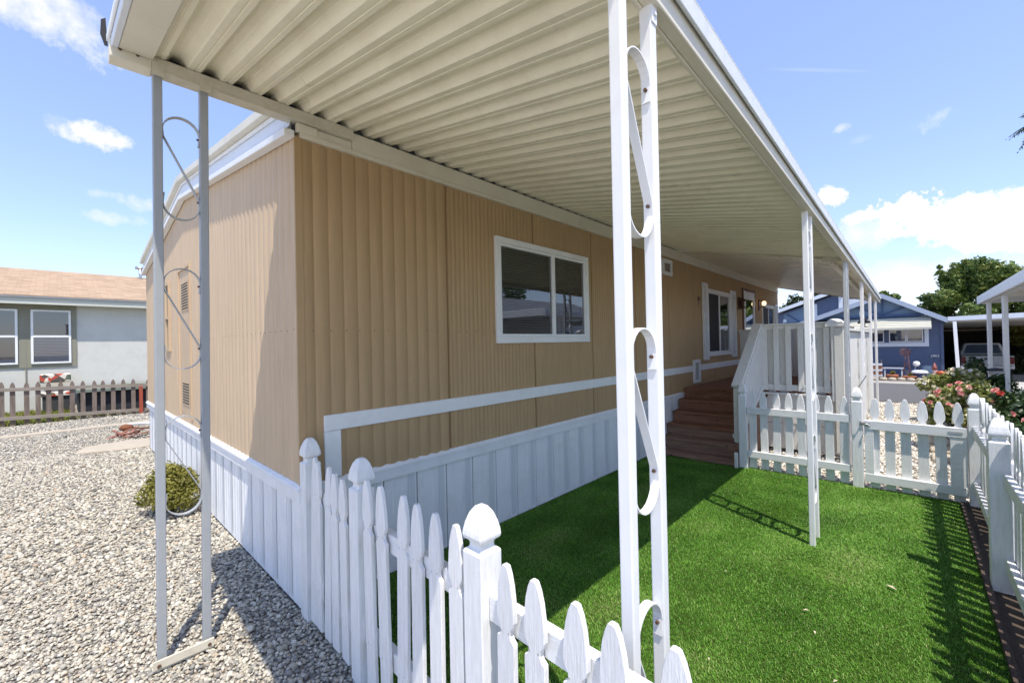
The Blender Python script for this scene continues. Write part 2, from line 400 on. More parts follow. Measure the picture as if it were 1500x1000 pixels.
k = NT('asphalt'); co = k.coords((1,1,1), False)
cc = k.mixc(k.noise(co, 3.0, 6, .7), (.075,.075,.078), (.105,.103,.103)); cc = k.mixc(k.ramp(k.noise(co, 170, 2), [(.45, 0), (.7, .6)]), cc, (.26,.26,.25))
cc = k.mixc(k.ramp(k.noise(co, 1.1, 3, .5), [(.68, 0), (.72, .6)]), cc, (.06,.06,.06))
k.base(cc); k.bump(k.noise(co, 150, 2), .3, .004); k.set(.85, 0, .2)
road = MB(); road.box(-60, 90, 13.6, 18.9, -.03, .004); tag(road.build('road', k.m), kind='structure')
kerb = MB(); kerb.box(-60, 4.6, 18.9, 19.25, -.03, .06); tag(kerb.build('kerb', M['driveway'], bevel=.015), kind='structure')
dw = MB()
dw.add([(4.6, 18.9, .006), (9.5, 18.9, .006), (9.5, 21, .0), (4.0, 21, .0)], [(0,1,2,3)])
N_ = 8
dw.strip([(3.86, 21+ i*1.6, gz(0, 21+i*1.6)+.024) for i in range(N_)], [(9.5, 21+i*1.6, gz(0, 21+i*1.6)+.024) for i in range(N_)])
tag(dw.build('driveway', M['driveway']), kind='structure')

pad = MB(); pad.box(-6, 14, -14, -2.9, -.04, .006); tag(pad.build('bounce_pad', paint('pale_bounce_pad', (.56,.54,.49), .85, .1, 1.2)), kind='structure')  # unseen pale pad added behind the camera to bounce light onto the awning
bedm = paint('mulch', (.075,.055,.04), .95, .35, 9, bump=.5)
rb = MB(); rb.prism([(3.202, -1.2), (5.4, -1.2), (5.4, 12.4), (3.36, 12.4), (3.36, 5.25), (3.202, 5.2)], 'z', -.06, .004); tag(rb.build('rose_bed', bedm), kind='structure')
# pebbles: every stone a little lumpy ellipsoid
def ico(sub):
    bm = bmesh.new(); bmesh.ops.create_icosphere(bm, subdivisions=sub, radius=1)
    V = np.array([v.co[:] for v in bm.verts]); Fc = np.array([[v.index for v in f.verts] for f in bm.faces]); bm.free(); return V, Fc
def pebbles(P, size, sub, name, mat, zbase, label, lumpy=.16):
    V0, F0 = ico(sub); n = len(P); m = len(V0)
    s = size*np.exp(RNG.normal(0, .26, n))
    sc = np.stack([s, s*RNG.uniform(.62, .9, n), s*RNG.uniform(.4, .65, n)], 1)
    A = RNG.uniform(0, 2*np.pi, n); tx = RNG.normal(0, .35, n); ty = RNG.normal(0, .35, n)
    L = 1 + RNG.normal(0, lumpy, (n, m, 1))*.55
    V = V0[None]*L*sc[:, None, :]
    c, si = np.cos(tx)[:, None], np.sin(tx)[:, None]; y = V[:,:,1]*c - V[:,:,2]*si; z = V[:,:,1]*si + V[:,:,2]*c; V[:,:,1], V[:,:,2] = y, z
    c, si = np.cos(ty)[:, None], np.sin(ty)[:, None]; x = V[:,:,0]*c + V[:,:,2]*si; z = -V[:,:,0]*si + V[:,:,2]*c; V[:,:,0], V[:,:,2] = x, z
    c, si = np.cos(A)[:, None], np.sin(A)[:, None]; x = V[:,:,0]*c - V[:,:,1]*si; y = V[:,:,0]*si + V[:,:,1]*c; V[:,:,0], V[:,:,1] = x, y
    V[:,:,0] += P[:,0:1]; V[:,:,1] += P[:,1:2]; V[:,:,2] += zbase + RNG.uniform(-.35, .55, n)[:, None]*s[:, None]
    tone = np.repeat(RNG.uniform(0, 1, n), m)
    Fx = (F0[None] + (np.arange(n)*m)[:, None, None]).reshape(-1, 3)
    o = np_mesh(name, V.reshape(-1, 3), Fx, mat, tone=tone, smooth=True)
    return tag(o, label, 'gravel', kind='stuff')
gravel_stops = [(0, (.15,.145,.13)), (.10, (.23,.222,.20)), (.26, (.325,.31,.27)), (.40, (.40,.365,.29)), (.52, (.445,.415,.345)), (.60, (.41,.33,.235)), (.65, (.46,.43,.355)), (.85, (.53,.50,.415)), (1, (.62,.59,.50))]
M['gravel'] = toned('river_pebbles', gravel_stops, .62, .25, 160)
M['gravel_pale'] = toned('pale_pebbles', [(0, (.22,.20,.18)), (.2, (.45,.41,.35)), (.5, (.62,.57,.48)), (1, (.80,.76,.68))], .7, .25, 160)
def scatter(x0, x1, y0, y1, dens, keep):
    n = int((x1-x0)*(y1-y0)*dens)
    P = np.stack([RNG.uniform(x0, x1, n), RNG.uniform(y0, y1, n), np.zeros(n)], 1)
    return P[keep(P)]
d2 = lambda P: np.hypot(P[:,0]-CAM.x, P[:,1]-CAM.y)
in_house = lambda P: (P[:,0] > -7.0) & (P[:,0] < 0.0) & (P[:,1] > 0.0)
lawn_m = lambda P: (P[:,0] > -.0) & (P[:,1] > .045-.035*P[:,0])
out = lambda P: ~in_house(P) & ~lawn_m(P)
P1 = scatter(-2.6, 2.4, -2.4, 0.05, 3900, lambda P: seen(P) & out(P) & (d2(P) < 4.6))
pebbles(P1, .0115, 1, 'gravel_bed', M['gravel'], -.012, 'loose grey and white river pebbles around the tan mobile home')
P2 = scatter(-7.5, 1.0, -4.5, 0.0, 2100, lambda P: seen(P) & out(P) & (d2(P) >= 4.6))
P3 = scatter(-12.6, -7.0, -6.5, 4.0, 1000, lambda P: seen(P) & out(P))
P23 = np.concatenate([P2, P3])
P23 = P23[~((P23[:,0] > -10.75) & (P23[:,0] < -10.45) & (RNG.uniform(0, 1, len(P23)) < .93))]
sl_m = (np.abs(P23[:,0]+7.45) < .42) & (P23[:,1] > -.85) & (RNG.uniform(0, 1, len(P23)) < .9); P23 = P23[~sl_m]
pebbles(P23, .0155, 1, 'gravel_bed', M['gravel'], -.012, 'small pebbles further off towards the weathered fence')
P4 = scatter(1.2, 5.0, 5.15, 13.5, 1300, lambda P: seen(P) & (P[:,0] < 3.34))
pebbles(P4, .0175, 1, 'gravel_bed', M['gravel_pale'], -.012, 'pale cream gravel beyond the garden gate')

# ------------------------------------------------------------------ artificial lawn
k = NT('turf_backing'); co = k.coords((1,1,1), False)
k.base(k.mixc(k.noise(co, 60, 4, .7), (.02,.045,.008), (.07,.11,.022))); k.set(.9, 0, .1)
lw = MB(); lw.prism([(.012, .05), (3.17, -.05), (3.17, 5.12), (.012, 5.12)], 'z', -.03, .002); lawn = lw.build('lawn', k.m); tag(lawn, kind='structure')
n = 560000
P = np.stack([RNG.uniform(.02, 3.17, n), RNG.uniform(-.05, 5.12, n), np.zeros(n)], 1)
dist = d2(P); keep = seen(P, 60) & (P[:,1] > .055-.035*P[:,0]) & (RNG.uniform(0, 1, n) < np.clip(5.2/(dist+1.5), .45, 1)); P = P[keep]; n = len(P); dist = d2(P)
def lump(x, y, s, seed):
    r = np.random.default_rng(seed); z = np.zeros_like(x)
    for _ in range(14):
        a = r.uniform(0, 2*np.pi); kx, ky = np.cos(a)*s*r.uniform(.4, 1.8), np.sin(a)*s*r.uniform(.4, 1.8); z += np.sin(x*kx + y*ky + r.uniform(0, 6.28))
    return z/14**.5
comb = lump(P[:,0], P[:,1], 5.5, 3); comb2 = lump(P[:,0], P[:,1], 2.2, 5)
h = RNG.uniform(.008, .016, n); w = RNG.uniform(.0008, .0015, n)*(1+dist*.13)
az = RNG.uniform(0, 2*np.pi, n)*.85 + comb*.8 + 1.2; lean = np.abs(RNG.normal(.45, .25, n) + comb2*.16)
dx, dy = np.cos(az)*lean, np.sin(az)*lean
side = np.stack([-np.sin(az), np.cos(az), np.zeros(n)], 1)
base = P.copy(); mid = P + np.stack([dx*h*.45, dy*h*.45, h*.62], 1); tip = P + np.stack([dx*h*1.5, dy*h*1.5, h*.98], 1)
V = np.stack([base - side*w[:,None], base + side*w[:,None], mid + side*w[:,None]*.9, mid - side*w[:,None]*.9, tip + side*w[:,None]*.3, tip - side*w[:,None]*.3], 1).reshape(-1, 3)
i = np.arange(n)*6
Fq = np.concatenate([np.stack([i, i+1, i+2, i+3], 1), np.stack([i+3, i+2, i+4, i+5], 1)])
comb3 = lump(P[:,0], P[:,1], 8.5, 9); comb4 = lump(P[:,0], P[:,1], 3.4, 21); patch = np.clip(comb3*.55 + comb4*.6 + comb*.3, -1.5, 1.9)
tone = np.clip(RNG.uniform(0, 1, n)*.62 + .20 + patch*.20 + comb2*.05, 0, 1); tone[RNG.uniform(0, 1, n) < .05] = .99
M['grass'] = toned('turf_blade', [(0, (.030,.10,.010)), (.35, (.083,.222,.020)), (.7, (.165,.355,.044)), (.93, (.28,.48,.10)), (1, (.38,.44,.17))], .5, trans=.25, spec=.25)
tag(np_mesh('lawn_grass', V, Fq, M['grass'], tone=np.repeat(tone, 6)), 'short bright green artificial grass of the fenced yard', 'grass', kind='stuff')
# scattered pale bits of leaf on the lawn
eb = MB()
eb.box(3.17, 3.20, .2, 5.05, -.03, .035); tag(eb.build('lawn_edging', M['edging'], origin=(3.185, 2.6, 0)), 'dark timber edging board along the foot of the right fence', 'edging')
leafm = paint('dry_leaf', (.52,.46,.33), .8, .25, 30)
def dry_leaf(x, y, s, a):
    b = MB(); b.add([(x-s*math.cos(a), y-s*math.sin(a), .026), (x+s*.4*math.sin(a), y-s*.4*math.cos(a), .033), (x+s*math.cos(a), y+s*math.sin(a), .028), (x-s*.4*math.sin(a), y+s*.4*math.cos(a), .034)], [(0,1,2,3)])
    return b
for (x, y, s, a) in [(2.35, 2.05, .018, .4), (2.42, 1.85, .015, 1.9), (2.72, 2.70, .035, 2.6), (1.85, 2.2, .012, .7), (.65, 2.1, .012, .7), (2.05, 1.25, .012, 2), (2.55, 1.5, .014, 1.), (1.6, 1.7, .01, 0)]:
    tag(dry_leaf(x, y, s, a).build('fallen_leaf', leafm, origin=(x, y, .03)), 'small dry pale leaf lying on the green turf', 'leaf', 'dry leaves on the lawn')
# concrete strip and slab set in the gravel
b = MB(); b.box(-10.72, -10.48, -6, 4.5, -.05, .02); tag(b.build('garden_kerb', M['concrete'], origin=(-10.6, 0, 0), bevel=.012), 'long narrow concrete strip set flush in the gravel', 'kerb')
b = MB(); b.prism([(-7.85,-.78), (-7.3,-.92), (-7.05,-.3), (-7.04,.9), (-7.75,.9), (-7.95,-.2)], 'z', -.05, .022); tag(b.build('paving_slab', M['concrete'], origin=(-7.5, 0, 0), bevel=.01), 'irregular tan concrete slab half buried in the pebbles', 'slab')
# ------------------------------------------------------------------ the tan mobile home
HL = 13.45; HW = 7.0; RS = .132
def rib(s, p, amp):
    return amp*abs(math.sin(math.pi*s/p))**.75
def zw(x): return 3.034 + RS*min(-x, HW+x)
home = thing('mobile_home', (0,0,0), 'tan mobile home with vertical metal siding and white skirting beside the lawn', 'mobile home')

def corr_wall(L, prof, zlo, ztop, put, holes=()):
    """vertical corrugated sheet; prof(s) -> outward offset; holes (s0,s1,z0,z1) cut out"""
    ss = prof[0]; hh = prof[1]; b = MB()
    cuts = sorted({zlo, *[z for h_ in holes for z in h_[2:4]]})
    for i in range(len(ss)-1):
        a, c = ss[i], ss[i+1]; mid = (a+c)/2; zt0, zt1 = ztop(a), ztop(c)
        lv = [z for z in cuts] + [None]
        for j in range(len(lv)-1):
            zl = lv[j]; zh0 = zt0 if lv[j+1] is None else lv[j+1]; zh1 = zt1 if lv[j+1] is None else lv[j+1]
            zm = (zl+zh0)/2
            if any(h_[0] < mid < h_[1] and h_[2] < zm < h_[3] for h_ in holes): continue
            b.add([put(a, hh[i], zl), put(c, hh[i+1], zl), put(c, hh[i+1], zh1), put(a, hh[i], zh0)], [(0,1,2,3)], True)
    return b
seams = [1.2, 2.32, 3.42, 4.55, 5.68, 6.8, 7.92, 9.05, 10.2, 11.3, 12.4]
ss, hh = [], []; s = 0.0
while s < HL:
    p = .1 if s < 1.2 else .05; step = p/8
    hgt = rib(s, p, .0105 if s < 1.2 else .0055)
    for q in seams:
        if abs(s-q) < .0052: hgt = -.030
    ss.append(s); hh.append(hgt); s += step
ss.append(HL); hh.append(0)
WIN = [(1.76, 3.325, 1.69, 2.705), (7.43, 8.86, 1.37, 2.67), (9.86, 10.82, .9, 2.83), (11.53, 12.9, 1.5, 2.6)]
VENTS = [(5.44, 5.80, 2.73, 2.985), (6.66, 6.97, .92, 1.335)]
holes = [(a+.05, b-.05, c+.05, d-.05) for a, b, c, d in WIN]
NAIL = paint('dull_nail', (.26,.17,.10), .6, .2)
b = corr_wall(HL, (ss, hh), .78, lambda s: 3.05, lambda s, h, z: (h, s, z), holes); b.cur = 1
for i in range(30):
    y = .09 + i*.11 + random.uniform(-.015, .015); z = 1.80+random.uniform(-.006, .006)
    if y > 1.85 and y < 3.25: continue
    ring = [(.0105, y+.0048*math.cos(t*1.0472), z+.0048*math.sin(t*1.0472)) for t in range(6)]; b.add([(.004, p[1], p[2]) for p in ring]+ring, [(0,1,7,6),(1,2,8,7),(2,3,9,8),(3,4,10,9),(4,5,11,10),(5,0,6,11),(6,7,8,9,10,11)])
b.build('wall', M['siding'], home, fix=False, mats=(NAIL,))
ss, hh = [], []; s = 0.0
while s < HW:
    ss.append(s); hh.append(rib(s, .112, .0095)); s += .112/8
ss.append(HW); hh.append(0)
DOOR = (3.27, 3.95, .90, 2.68); SLOT = (4.62, 4.90, 1.70, 2.62)
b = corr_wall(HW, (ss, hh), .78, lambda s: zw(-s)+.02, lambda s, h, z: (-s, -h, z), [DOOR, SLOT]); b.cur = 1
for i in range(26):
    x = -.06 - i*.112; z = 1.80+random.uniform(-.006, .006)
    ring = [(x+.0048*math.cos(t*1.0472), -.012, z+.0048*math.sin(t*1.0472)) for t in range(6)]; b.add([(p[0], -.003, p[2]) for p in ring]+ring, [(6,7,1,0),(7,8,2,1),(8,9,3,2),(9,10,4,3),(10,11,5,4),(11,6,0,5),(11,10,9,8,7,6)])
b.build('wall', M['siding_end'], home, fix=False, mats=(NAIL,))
b = MB(); b.prism([(0, .78), (-HW, .78), (-HW, zw(-HW)), (-HW/2, zw(-HW/2)), (0, 3.034)], 'y', HL-.02, HL); b.box(-HW, -HW+.02, 0.02, HL-.02, .78, 3.03)
b.build('wall', M['siding'], home)
b = MB(); b.box(-.004, .014, -.014, .03, .80, 3.03); b.build('corner_trim', M['siding'], home)
# roof: two low slopes with a small overhang
def zr(x): return zw(x) + .225
b = MB()
b.prism([(-.06, zr(-.06)), (-HW/2, zr(-HW/2)), (-HW-.03, zr(-HW)-.03), (-HW-.03, zr(-HW)-.08), (-HW/2, zr(-HW/2)-.05), (-.06, zr(-.06)-.05)], 'y', -.03, HL+.05)
b.build('roof', M['palewhite'], home)
# rake of the gable end: broad white metal band, rolled lower edge, tan gutter strip along the top
def rake(y0, y1, z0, z1, mat, name, out=0):
    b = MB()
    for xa, xb in ((-.042 if z1 > .1 else .018, -HW/2), (-HW/2, -HW-.02)):
        b.hexa([(xa, y0, zw(xa)+z0), (xb, y0, zw(xb)+z0), (xb, y1, zw(xb)+z0), (xa, y1, zw(xa)+z0)], [(xa, y0, zw(xa)+z1), (xb, y0, zw(xb)+z1), (xb, y1, zw(xb)+z1), (xa, y1, zw(xa)+z1)])
    return b.build(name, mat, home, bevel=.004)
rake(-.028, -.008, .03, .20, M['palewhite'], 'rake_board')
rake(-.075, -.012, -.012, .035, M['white'], 'rake_drip_trim')
rake(-.045, -.03, .165, .195, M['white'], 'rake_bead')
rake(-.088, -.032, .198, .265, M['cream'], 'rake_gutter')
# lower flare of the rake, rolled out so it shades the ribs below
b = MB()
for xa, xb in ((.0, -HW/2), (-HW/2, -HW-.02)):
    prof = [(-.030, .09), (-.037, .062), (-.052, .040), (-.073, .030)]
    b.strip([(xa, y, zw(xa)+z) for y, z in prof], [(xb, y, zw(xb)+z) for y, z in prof], True)
b.build('rake_flare', M['palewhite'], home, fix=False)
# eave trim along the long wall
b = MB(); b.box(-.01, .030, .02, HL, 3.030, 3.062); b.build('eave_drip', M['cream'], home, bevel=.003)
b = MB(); b.box(-.01, .022, .372, HL, 3.064, 3.185); b.build('eave_board', M['cream'], home, bevel=.003)
b = MB(); b.box(-.01, .026, .0, .13, 3.064, 3.122); b.box(-.01, .012, .13, .37, 3.064, 3.122); b.build('eave_end_piece', M['cream'], home, bevel=.003)
# white belt moulding
b = MB(); b.box(.0, .026, .142, 6.655, 1.128, 1.234); b.box(.0, .026, 6.975, HL-.1, 1.128, 1.234); b.box(.0, .0255, .142, .253, .815, 1.126)
b.build('belt_trim', M['white'], home, bevel=.003)
# skirting: ribbed panels, cap trim, perforated vent strips
pf = paint('perforated_vent', (.74,.76,.78), .5, .05)
nt = pf.node_tree; bs = nt.nodes['Principled BSDF']; old = bs.inputs['Base Color'].links[0].from_socket
tcn = nt.nodes.new('ShaderNodeTexCoord'); vo = nt.nodes.new('ShaderNodeTexVoronoi'); vo.inputs['Scale'].default_value = 75; vo.inputs['Randomness'].default_value = 0
nt.links.new(tcn.outputs['Object'], vo.inputs['Vector'])
rp = nt.nodes.new('ShaderNodeValToRGB'); rp.color_ramp.elements[0].position = .28; rp.color_ramp.elements[1].position = .36
rp.color_ramp.elements[0].color = (.42,.44,.46,1); rp.color_ramp.elements[1].color = (1,1,1,1); nt.links.new(vo.outputs['Distance'], rp.inputs[0])
mx = nt.nodes.new('ShaderNodeMix'); mx.data_type = 'RGBA'; mx.blend_type = 'MULTIPLY'; mx.inputs[0].default_value = 1; nt.links.new(old, mx.inputs[6]); nt.links.new(rp.outputs[0], mx.inputs[7]); nt.links.new(mx.outputs[2], bs.inputs['Base Color'])
prof = [(0, -.012), (.006, 0), (.07, 0), (.075, .003), (.085, .003), (.090, 0), (.150, 0), (.155, .003), (.165, .003), (.170, 0), (.284, 0), (.290, -.012)]
def skirt(L, put, n):
    b = MB(); v_ = MB()
    for i in range(n):
        s0 = i*.29
        pr = [(s0+p, h) for p, h in prof if s0+p <= L]
        if len(pr) < 2: continue
        b.strip([put(p, h, .0) for p, h in pr], [put(p, h, .72) for p, h in pr])
        if s0+.27 < L: v_.strip([put(s0+.200, .003, .03), put(s0+.262, .003, .03)], [put(s0+.200, .003, .70), put(s0+.262, .003, .70)])
    return b, v_
b, v_ = skirt(HL, lambda s, h, z: (h-.006, s, z), 46); b.build('skirting', M['skirt'], home, fix=False); v_.build('skirting_vent', pf, home, fix=False)
b, v_ = skirt(HW, lambda s, h, z: (-s, -h+.006, z), 24); b.build('skirting', M['skirt'], home, fix=False); v_.build('skirting_vent', pf, home, fix=False)
b = MB(); b.box(-.01, .018, -.0, HL, .70, .775); b.prism([(-.01, .7752), (.030, .7752), (.030, .79), (.004, .812), (-.01, .812)], 'y', -.0, HL); b.build('skirting_cap', M['skirt'], home)
b = MB(); b.box(-HW, .016, -.022, .008, .70, .775); b.box(-HW, .028, -.034, .006, .7752, .785)
b.prism([(.004, .786), (-.034, .786), (-.030, .797), (-.010, .812), (.004, .812)], 'x', -HW, .027); b.build('skirting_cap', M['skirt'], home)
b = MB(); b.box(-.012, .012, -.012, .012, 0, .70); b.build('skirting_corner', M['skirt'], home)
b = MB(); b.box(-HW, -.03, .01, .03, .0, .78); b.box(-.03, -.012, .01, HL, .0, .78); b.build('skirting_backing', M['dark'], home)

# windows ------------------------------------------------------------
def window(y0, y1, z0, z1, split, blind='dark', trim=.055, screen=None):
    f = MB(); t = trim
    f.box(-.02, .032, y0, y1, z0, z0+t*1.15); f.box(-.02, .032, y0, y1, z1-t, z1); f.box(-.02, .032, y0, y0+t, z0+t*1.15+.0005, z1-t-.0005); f.box(-.02, .032, y1-t, y1, z0+t*1.15+.0005, z1-t-.0005)
    fr = f.build('window', M['white'], home, bevel=.003)
    a0, a1, b0, b1 = y0+t+.001, y1-t-.001, z0+t*1.15+.001, z1-t-.001
    s_ = MB(); w = .026
    s_.box(-.03, .018, a0, a1, b0, b0+w); s_.box(-.03, .018, a0, a1, b1-w, b1); s_.box(-.03, .018, a0, a0+w, b0+w, b1-w); s_.box(-.03, .018, a1-w, a1, b0+w, b1-w)
    if split: 
        m_ = a0+(a1-a0)*split; s_.box(-.03, .022, m_-.028, m_+.022, b0+w, b1-w)
    s_.build('sash', M['white'], fr, bevel=.002)
    p = MB(); p.add([(.002, a0, b0), (.002, a1, b0), (.002, a1, b1), (.002, a0, b1)], [(0,1,2,3)]); p.build('pane', M['glass'], fr, fix=False)
    if screen and split:
        p = MB(); p.add([(.008, a0+w, b0+w), (.008, m_-.03, b0+w), (.008, m_-.03, b1-w), (.008, a0+w, b1-w)], [(0,1,2,3)]); p.build('screen', M['screen'], fr, fix=False)
    q = MB()
    zz = b0+.02
    while zz < b1:
        q.add([(-.062, a0, zz+.012), (-.062, a1, zz+.012), (-.045, a1, zz-.004), (-.045, a0, zz-.004)], [(0,1,2,3)]); zz += .026
    q.build('blind', M['blind'] if blind == 'dark' else M['blind_white'], fr, fix=False)
    q = MB(); q.box(-.30, -.29, a0-.06, a1+.06, b0-.06, b1+.06); q.box(-.29, -.012, a0-.06, a0-.05, b0-.06, b1+.06); q.box(-.29, -.012, a1+.05, a1+.06, b0-.06, b1+.06); q.box(-.29, -.012, a0-.05, a1+.05, b0-.06, b0-.05); q.box(-.29, -.012, a0-.05, a1+.05, b1+.05, b1+.06)
    q.build('reveal', M['interior'], fr)
    return fr
window(*WIN[0], .575)
window(*WIN[1], .50, screen=True)
window(*WIN[3], .50, screen=True)
# louvred shutters
def shutter(y0, y1, z0, z1):
    b = MB(); t = .035
    b.box(.012, .045, y0, y0+t, z0, z1); b.box(.012, .045, y1-t, y1, z0, z1); b.box(.012, .045, y0+t, y1-t, z0, z0+.06); b.box(.012, .045, y0+t, y1-t, z1-.06, z1); b.box(.012, .018, y0+t, y1-t, z0+.06, z1-.06)
    z = z0+.08
    while z < z1-.08:
        b.hexa([(.019, y0+t, z+.022), (.040, y0+t, z), (.040, y1-t, z), (.019, y1-t, z+.022)], [(.019, y0+t, z+.030), (.043, y0+t, z+.008), (.043, y1-t, z+.008), (.019, y1-t, z+.030)]); z += .042
    b.build('shutter', M['white'], home)
shutter(7.17, 7.425, 1.31, 2.76); shutter(8.865, 9.19, 1.31, 2.74); shutter(12.92, 13.2, 1.42, 2.66)
# glazed front door
y0, y1, z0, z1 = WIN[2]
d = MB(); d.box(-.03, .03, y0-.06, y0, z0, z1+.05); d.box(-.03, .03, y1, y1+.06, z0, z1+.05); d.box(-.03, .03, y0+.0005, y1-.0005, z1, z1+.05)
dr = d.build('front_door', paint('red_brown_frame', (.16,.07,.045), .5, .15), home, bevel=.003)
d = MB(); d.box(.0, .026, y0+.005, y0+.13, z0, z1-.01); d.box(.0, .026, y1-.13, y1-.005, z0, z1-.01); d.box(.0, .026, y0+.1305, y1-.1305, z1-.2, z1-.01); d.box(.0, .026, y0+.1305, y1-.1305, z0, z0+.35); d.build('storm_frame', M['white'], dr, bevel=.003)
d = MB(); d.add([(.012, y0+.13, z0+.35), (.012, y1-.13, z0+.35), (.012, y1-.13, z1-.2), (.012, y0+.13, z1-.2)], [(0,1,2,3)]); d.build('pane', M['mirror_glass'], dr, fix=False)
d = MB(); d.box(-.25, -.24, y0-.1, y1+.1, z0, z1); d.build('reveal', M['interior'], dr)
# wall vents
for a, b_, c, e in VENTS:
    f = MB(); t = .055
    f.box(.004, .036, a, b_, c, c+t); f.box(.004, .036, a, b_, e-t, e); f.box(.004, .036, a, a+t, c+t, e-t); f.box(.004, .036, b_-t, b_, c+t, e-t)
    fv = f.build('wall_vent', M['white'], home, bevel=.003)
    q = MB(); z = c+t+.004
    while z < e-t-.01:
        q.add([(.014, a+t, z+.014), (.014, b_-t, z+.014), (.024, b_-t, z), (.024, a+t, z)], [(0,1,2,3)]); z += .018
    q.build('louvre', M['galv'], fv, fix=False)
# coach lamps beside the door
for (y, z, lit) in ((9.50, 2.50, 0), (11.25, 2.55, 1)):
    f = MB(); f.box(.006, .03, y-.06, y+.06, z-.14, z+.14); f.box(.03, .10, y-.012, y+.012, z+.10, z+.125)
    lp = f.build('porch_lamp', M['bronze'], home, bevel=.004)
    if lit:
        gm = NT('lamp_globe'); gm.b.inputs['Emission Color'].default_value = (1, .72, .36, 1); gm.b.inputs['Emission Strength'].default_value = .9; gm.base((.85,.75,.6)); gm.set(.3)
        q = MB(); q.lathe([(.0, -.06), (.035, -.05), (.05, -.02), (.05, .02), (.035, .05), (.0, .06)], (.13, y, z+.04), 14); q.build('globe', gm.m, lp)
        q = MB(); q.box(.03, .14, y-.01, y+.01, z-.06, z-.04); q.lathe([(.04, 0), (.045, .015), (.02, .02)], (.13, y, z-.055), 10); q.build('arm', M['bronze'], lp)
    else:
        q = MB(); q.lathe([(.03, -.12), (.055, -.10), (.065, .06), (.05, .10), (.015, .13)], (.09, y, z-.01), 8); q.build('shade', M['bronze'], lp)
        q = MB(); q.lathe([(.02, -.08), (.045, -.07), (.05, .04), (.02, .05)], (.115, y, z-.01), 8); q.build('glass', M['lampwhite'], lp)
# small dark iron bird on the wall
b = MB(); b.prism([(6.93, 2.42), (6.99, 2.44), (7.05, 2.41), (7.08, 2.44), (7.06, 2.47), (7.02, 2.465), (7.0, 2.50), (6.97, 2.47), (6.93, 2.455)], 'x', .012, .020); b.box(.010, .016, 6.995, 7.005, 2.33, 2.43)
tag(b.build('wall_ornament', M['bronze'], origin=(.015, 7, 2.43)), 'small dark metal bird ornament hung on the tan siding left of the shuttered window', 'ornament')
# utility door on the gable end, with two louvres
dd = MB(); dd.box(-3.95, -3.27, -.004, .02, .90, 2.68); ud = dd.build('utility_door', M['siding_end'], home)
q = MB(); q.box(-3.98, -3.945, -.02, .02, .88, 2.71); q.box(-3.275, -3.24, -.02, .02, .88, 2.71); q.box(-3.945, -3.275, -.02, .02, 2.675, 2.71); q.build('door_frame', M['siding_end'], ud)
for z0, z1 in ((2.17, 2.52), (1.02, 1.30)):
    q = MB(); q.box(-3.80, -3.38, -.010, -.006, z0, z1); lv = q.build('louvre', M['siding_end'], ud)
    q = MB(); z = z0+.02
    while z < z1-.02:
        for c in range(6):
            x = -3.77+c*.065; q.box(x, x+.048, -.013, -.011, z, z+.014)
        z += .033
    q.build('louvre_slot', M['dark'], ud)
f = MB(); f.box(-4.93, -4.59, -.03, .0, 1.68, 1.72); f.box(-4.93, -4.59, -.03, .0, 2.60, 2.64); f.box(-4.93, -4.885, -.03, .0, 1.72, 2.60); f.box(-4.635, -4.59, -.03, .0, 1.72, 2.60); f.box(-4.885, -4.635, -.028, .0, 2.13, 2.16)
nw = f.build('window', M['siding_end'], home)
f = MB(); f.box(-4.885, -4.635, -.006, -.004, 1.72, 2.60); f.build('pane', M['glass_far'], nw)
f = MB(); f.box(-4.9, -4.62, .05, .06, 1.7, 2.62); f.build('reveal', M['dark'], nw)

# ------------------------------------------------------------------ patio canopy
can = thing('patio_canopy', (1.1, 6, 2.9), 'long cream metal awning on scrolled posts over the lawn and porch', 'canopy')
DR = .0155
def zc(x, y): return 3.205 - .180*x - DR*max(y, 0)*(x/2.24)          # underside of the pans
YB = 6.05; YE = 13.3
def pan(y0, y1, prof, period, x0, x1, name, mat, lift=0):
    ys = []; zs = []; n = int(round((y1-y0)/period))
    for i in range(n):
        for p, h in prof: ys.append(y0+i*period+p*period); zs.append(h)
    ys.append(y1); zs.append(prof[0][1])
    b = MB(); xs_ = [x0 + (x1-x0)*i/4 for i in range(5)]
    for a, c in zip(xs_[:-1], xs_[1:]):
        b.strip([(a, y, zc(a, y)+h+lift) for y, h in zip(ys, zs)], [(c, y, zc(c, y)+h+lift) for y, h in zip(ys, zs)])
    return b.build(name, mat, can, fix=False)
trap = [(0, 0), (.17, 0), (.185, .004), (.215, .004), (.23, 0), (.36, 0), (.40, .006), (.55, .036), (.60, .040), (.78, .040), (.83, .036), (.96, .006)]
pan(-.71, 6.04, trap, .15, -.04, 2.25, 'roof_pan', M['pan'])
b = MB(); b.box(-.036, -.033, -.80, 6.0, 3.19, 3.275); b.build('closure_strip', paint('dark_metal', (.10,.115,.13), .45, .2, 8, metal=.3), can)
flat = [(0, 0), (.60, 0), (.66, .012), (.74, .012), (.80, 0), (.90, 0), (.91, .018), (.96, .018), (.97, 0)]
pan(6.10, YE, flat, .30, .0, 2.25, 'roof_pan', M['pan'], -.012)
b = MB(); b.hexa([(.02, 6.03, zc(.02,6)-.016), (2.195, 6.03, zc(2.22,6)-.016), (2.195, 6.11, zc(2.22,6)-.016), (.02, 6.11, zc(.02,6)-.016)], [(.02, 6.03, zc(.02,6)-.003), (2.195, 6.03, zc(2.22,6)-.003), (2.195, 6.11, zc(2.22,6)-.003), (.02, 6.11, zc(.02,6)-.003)]); b.build('joint_cover', M['pan'], can)
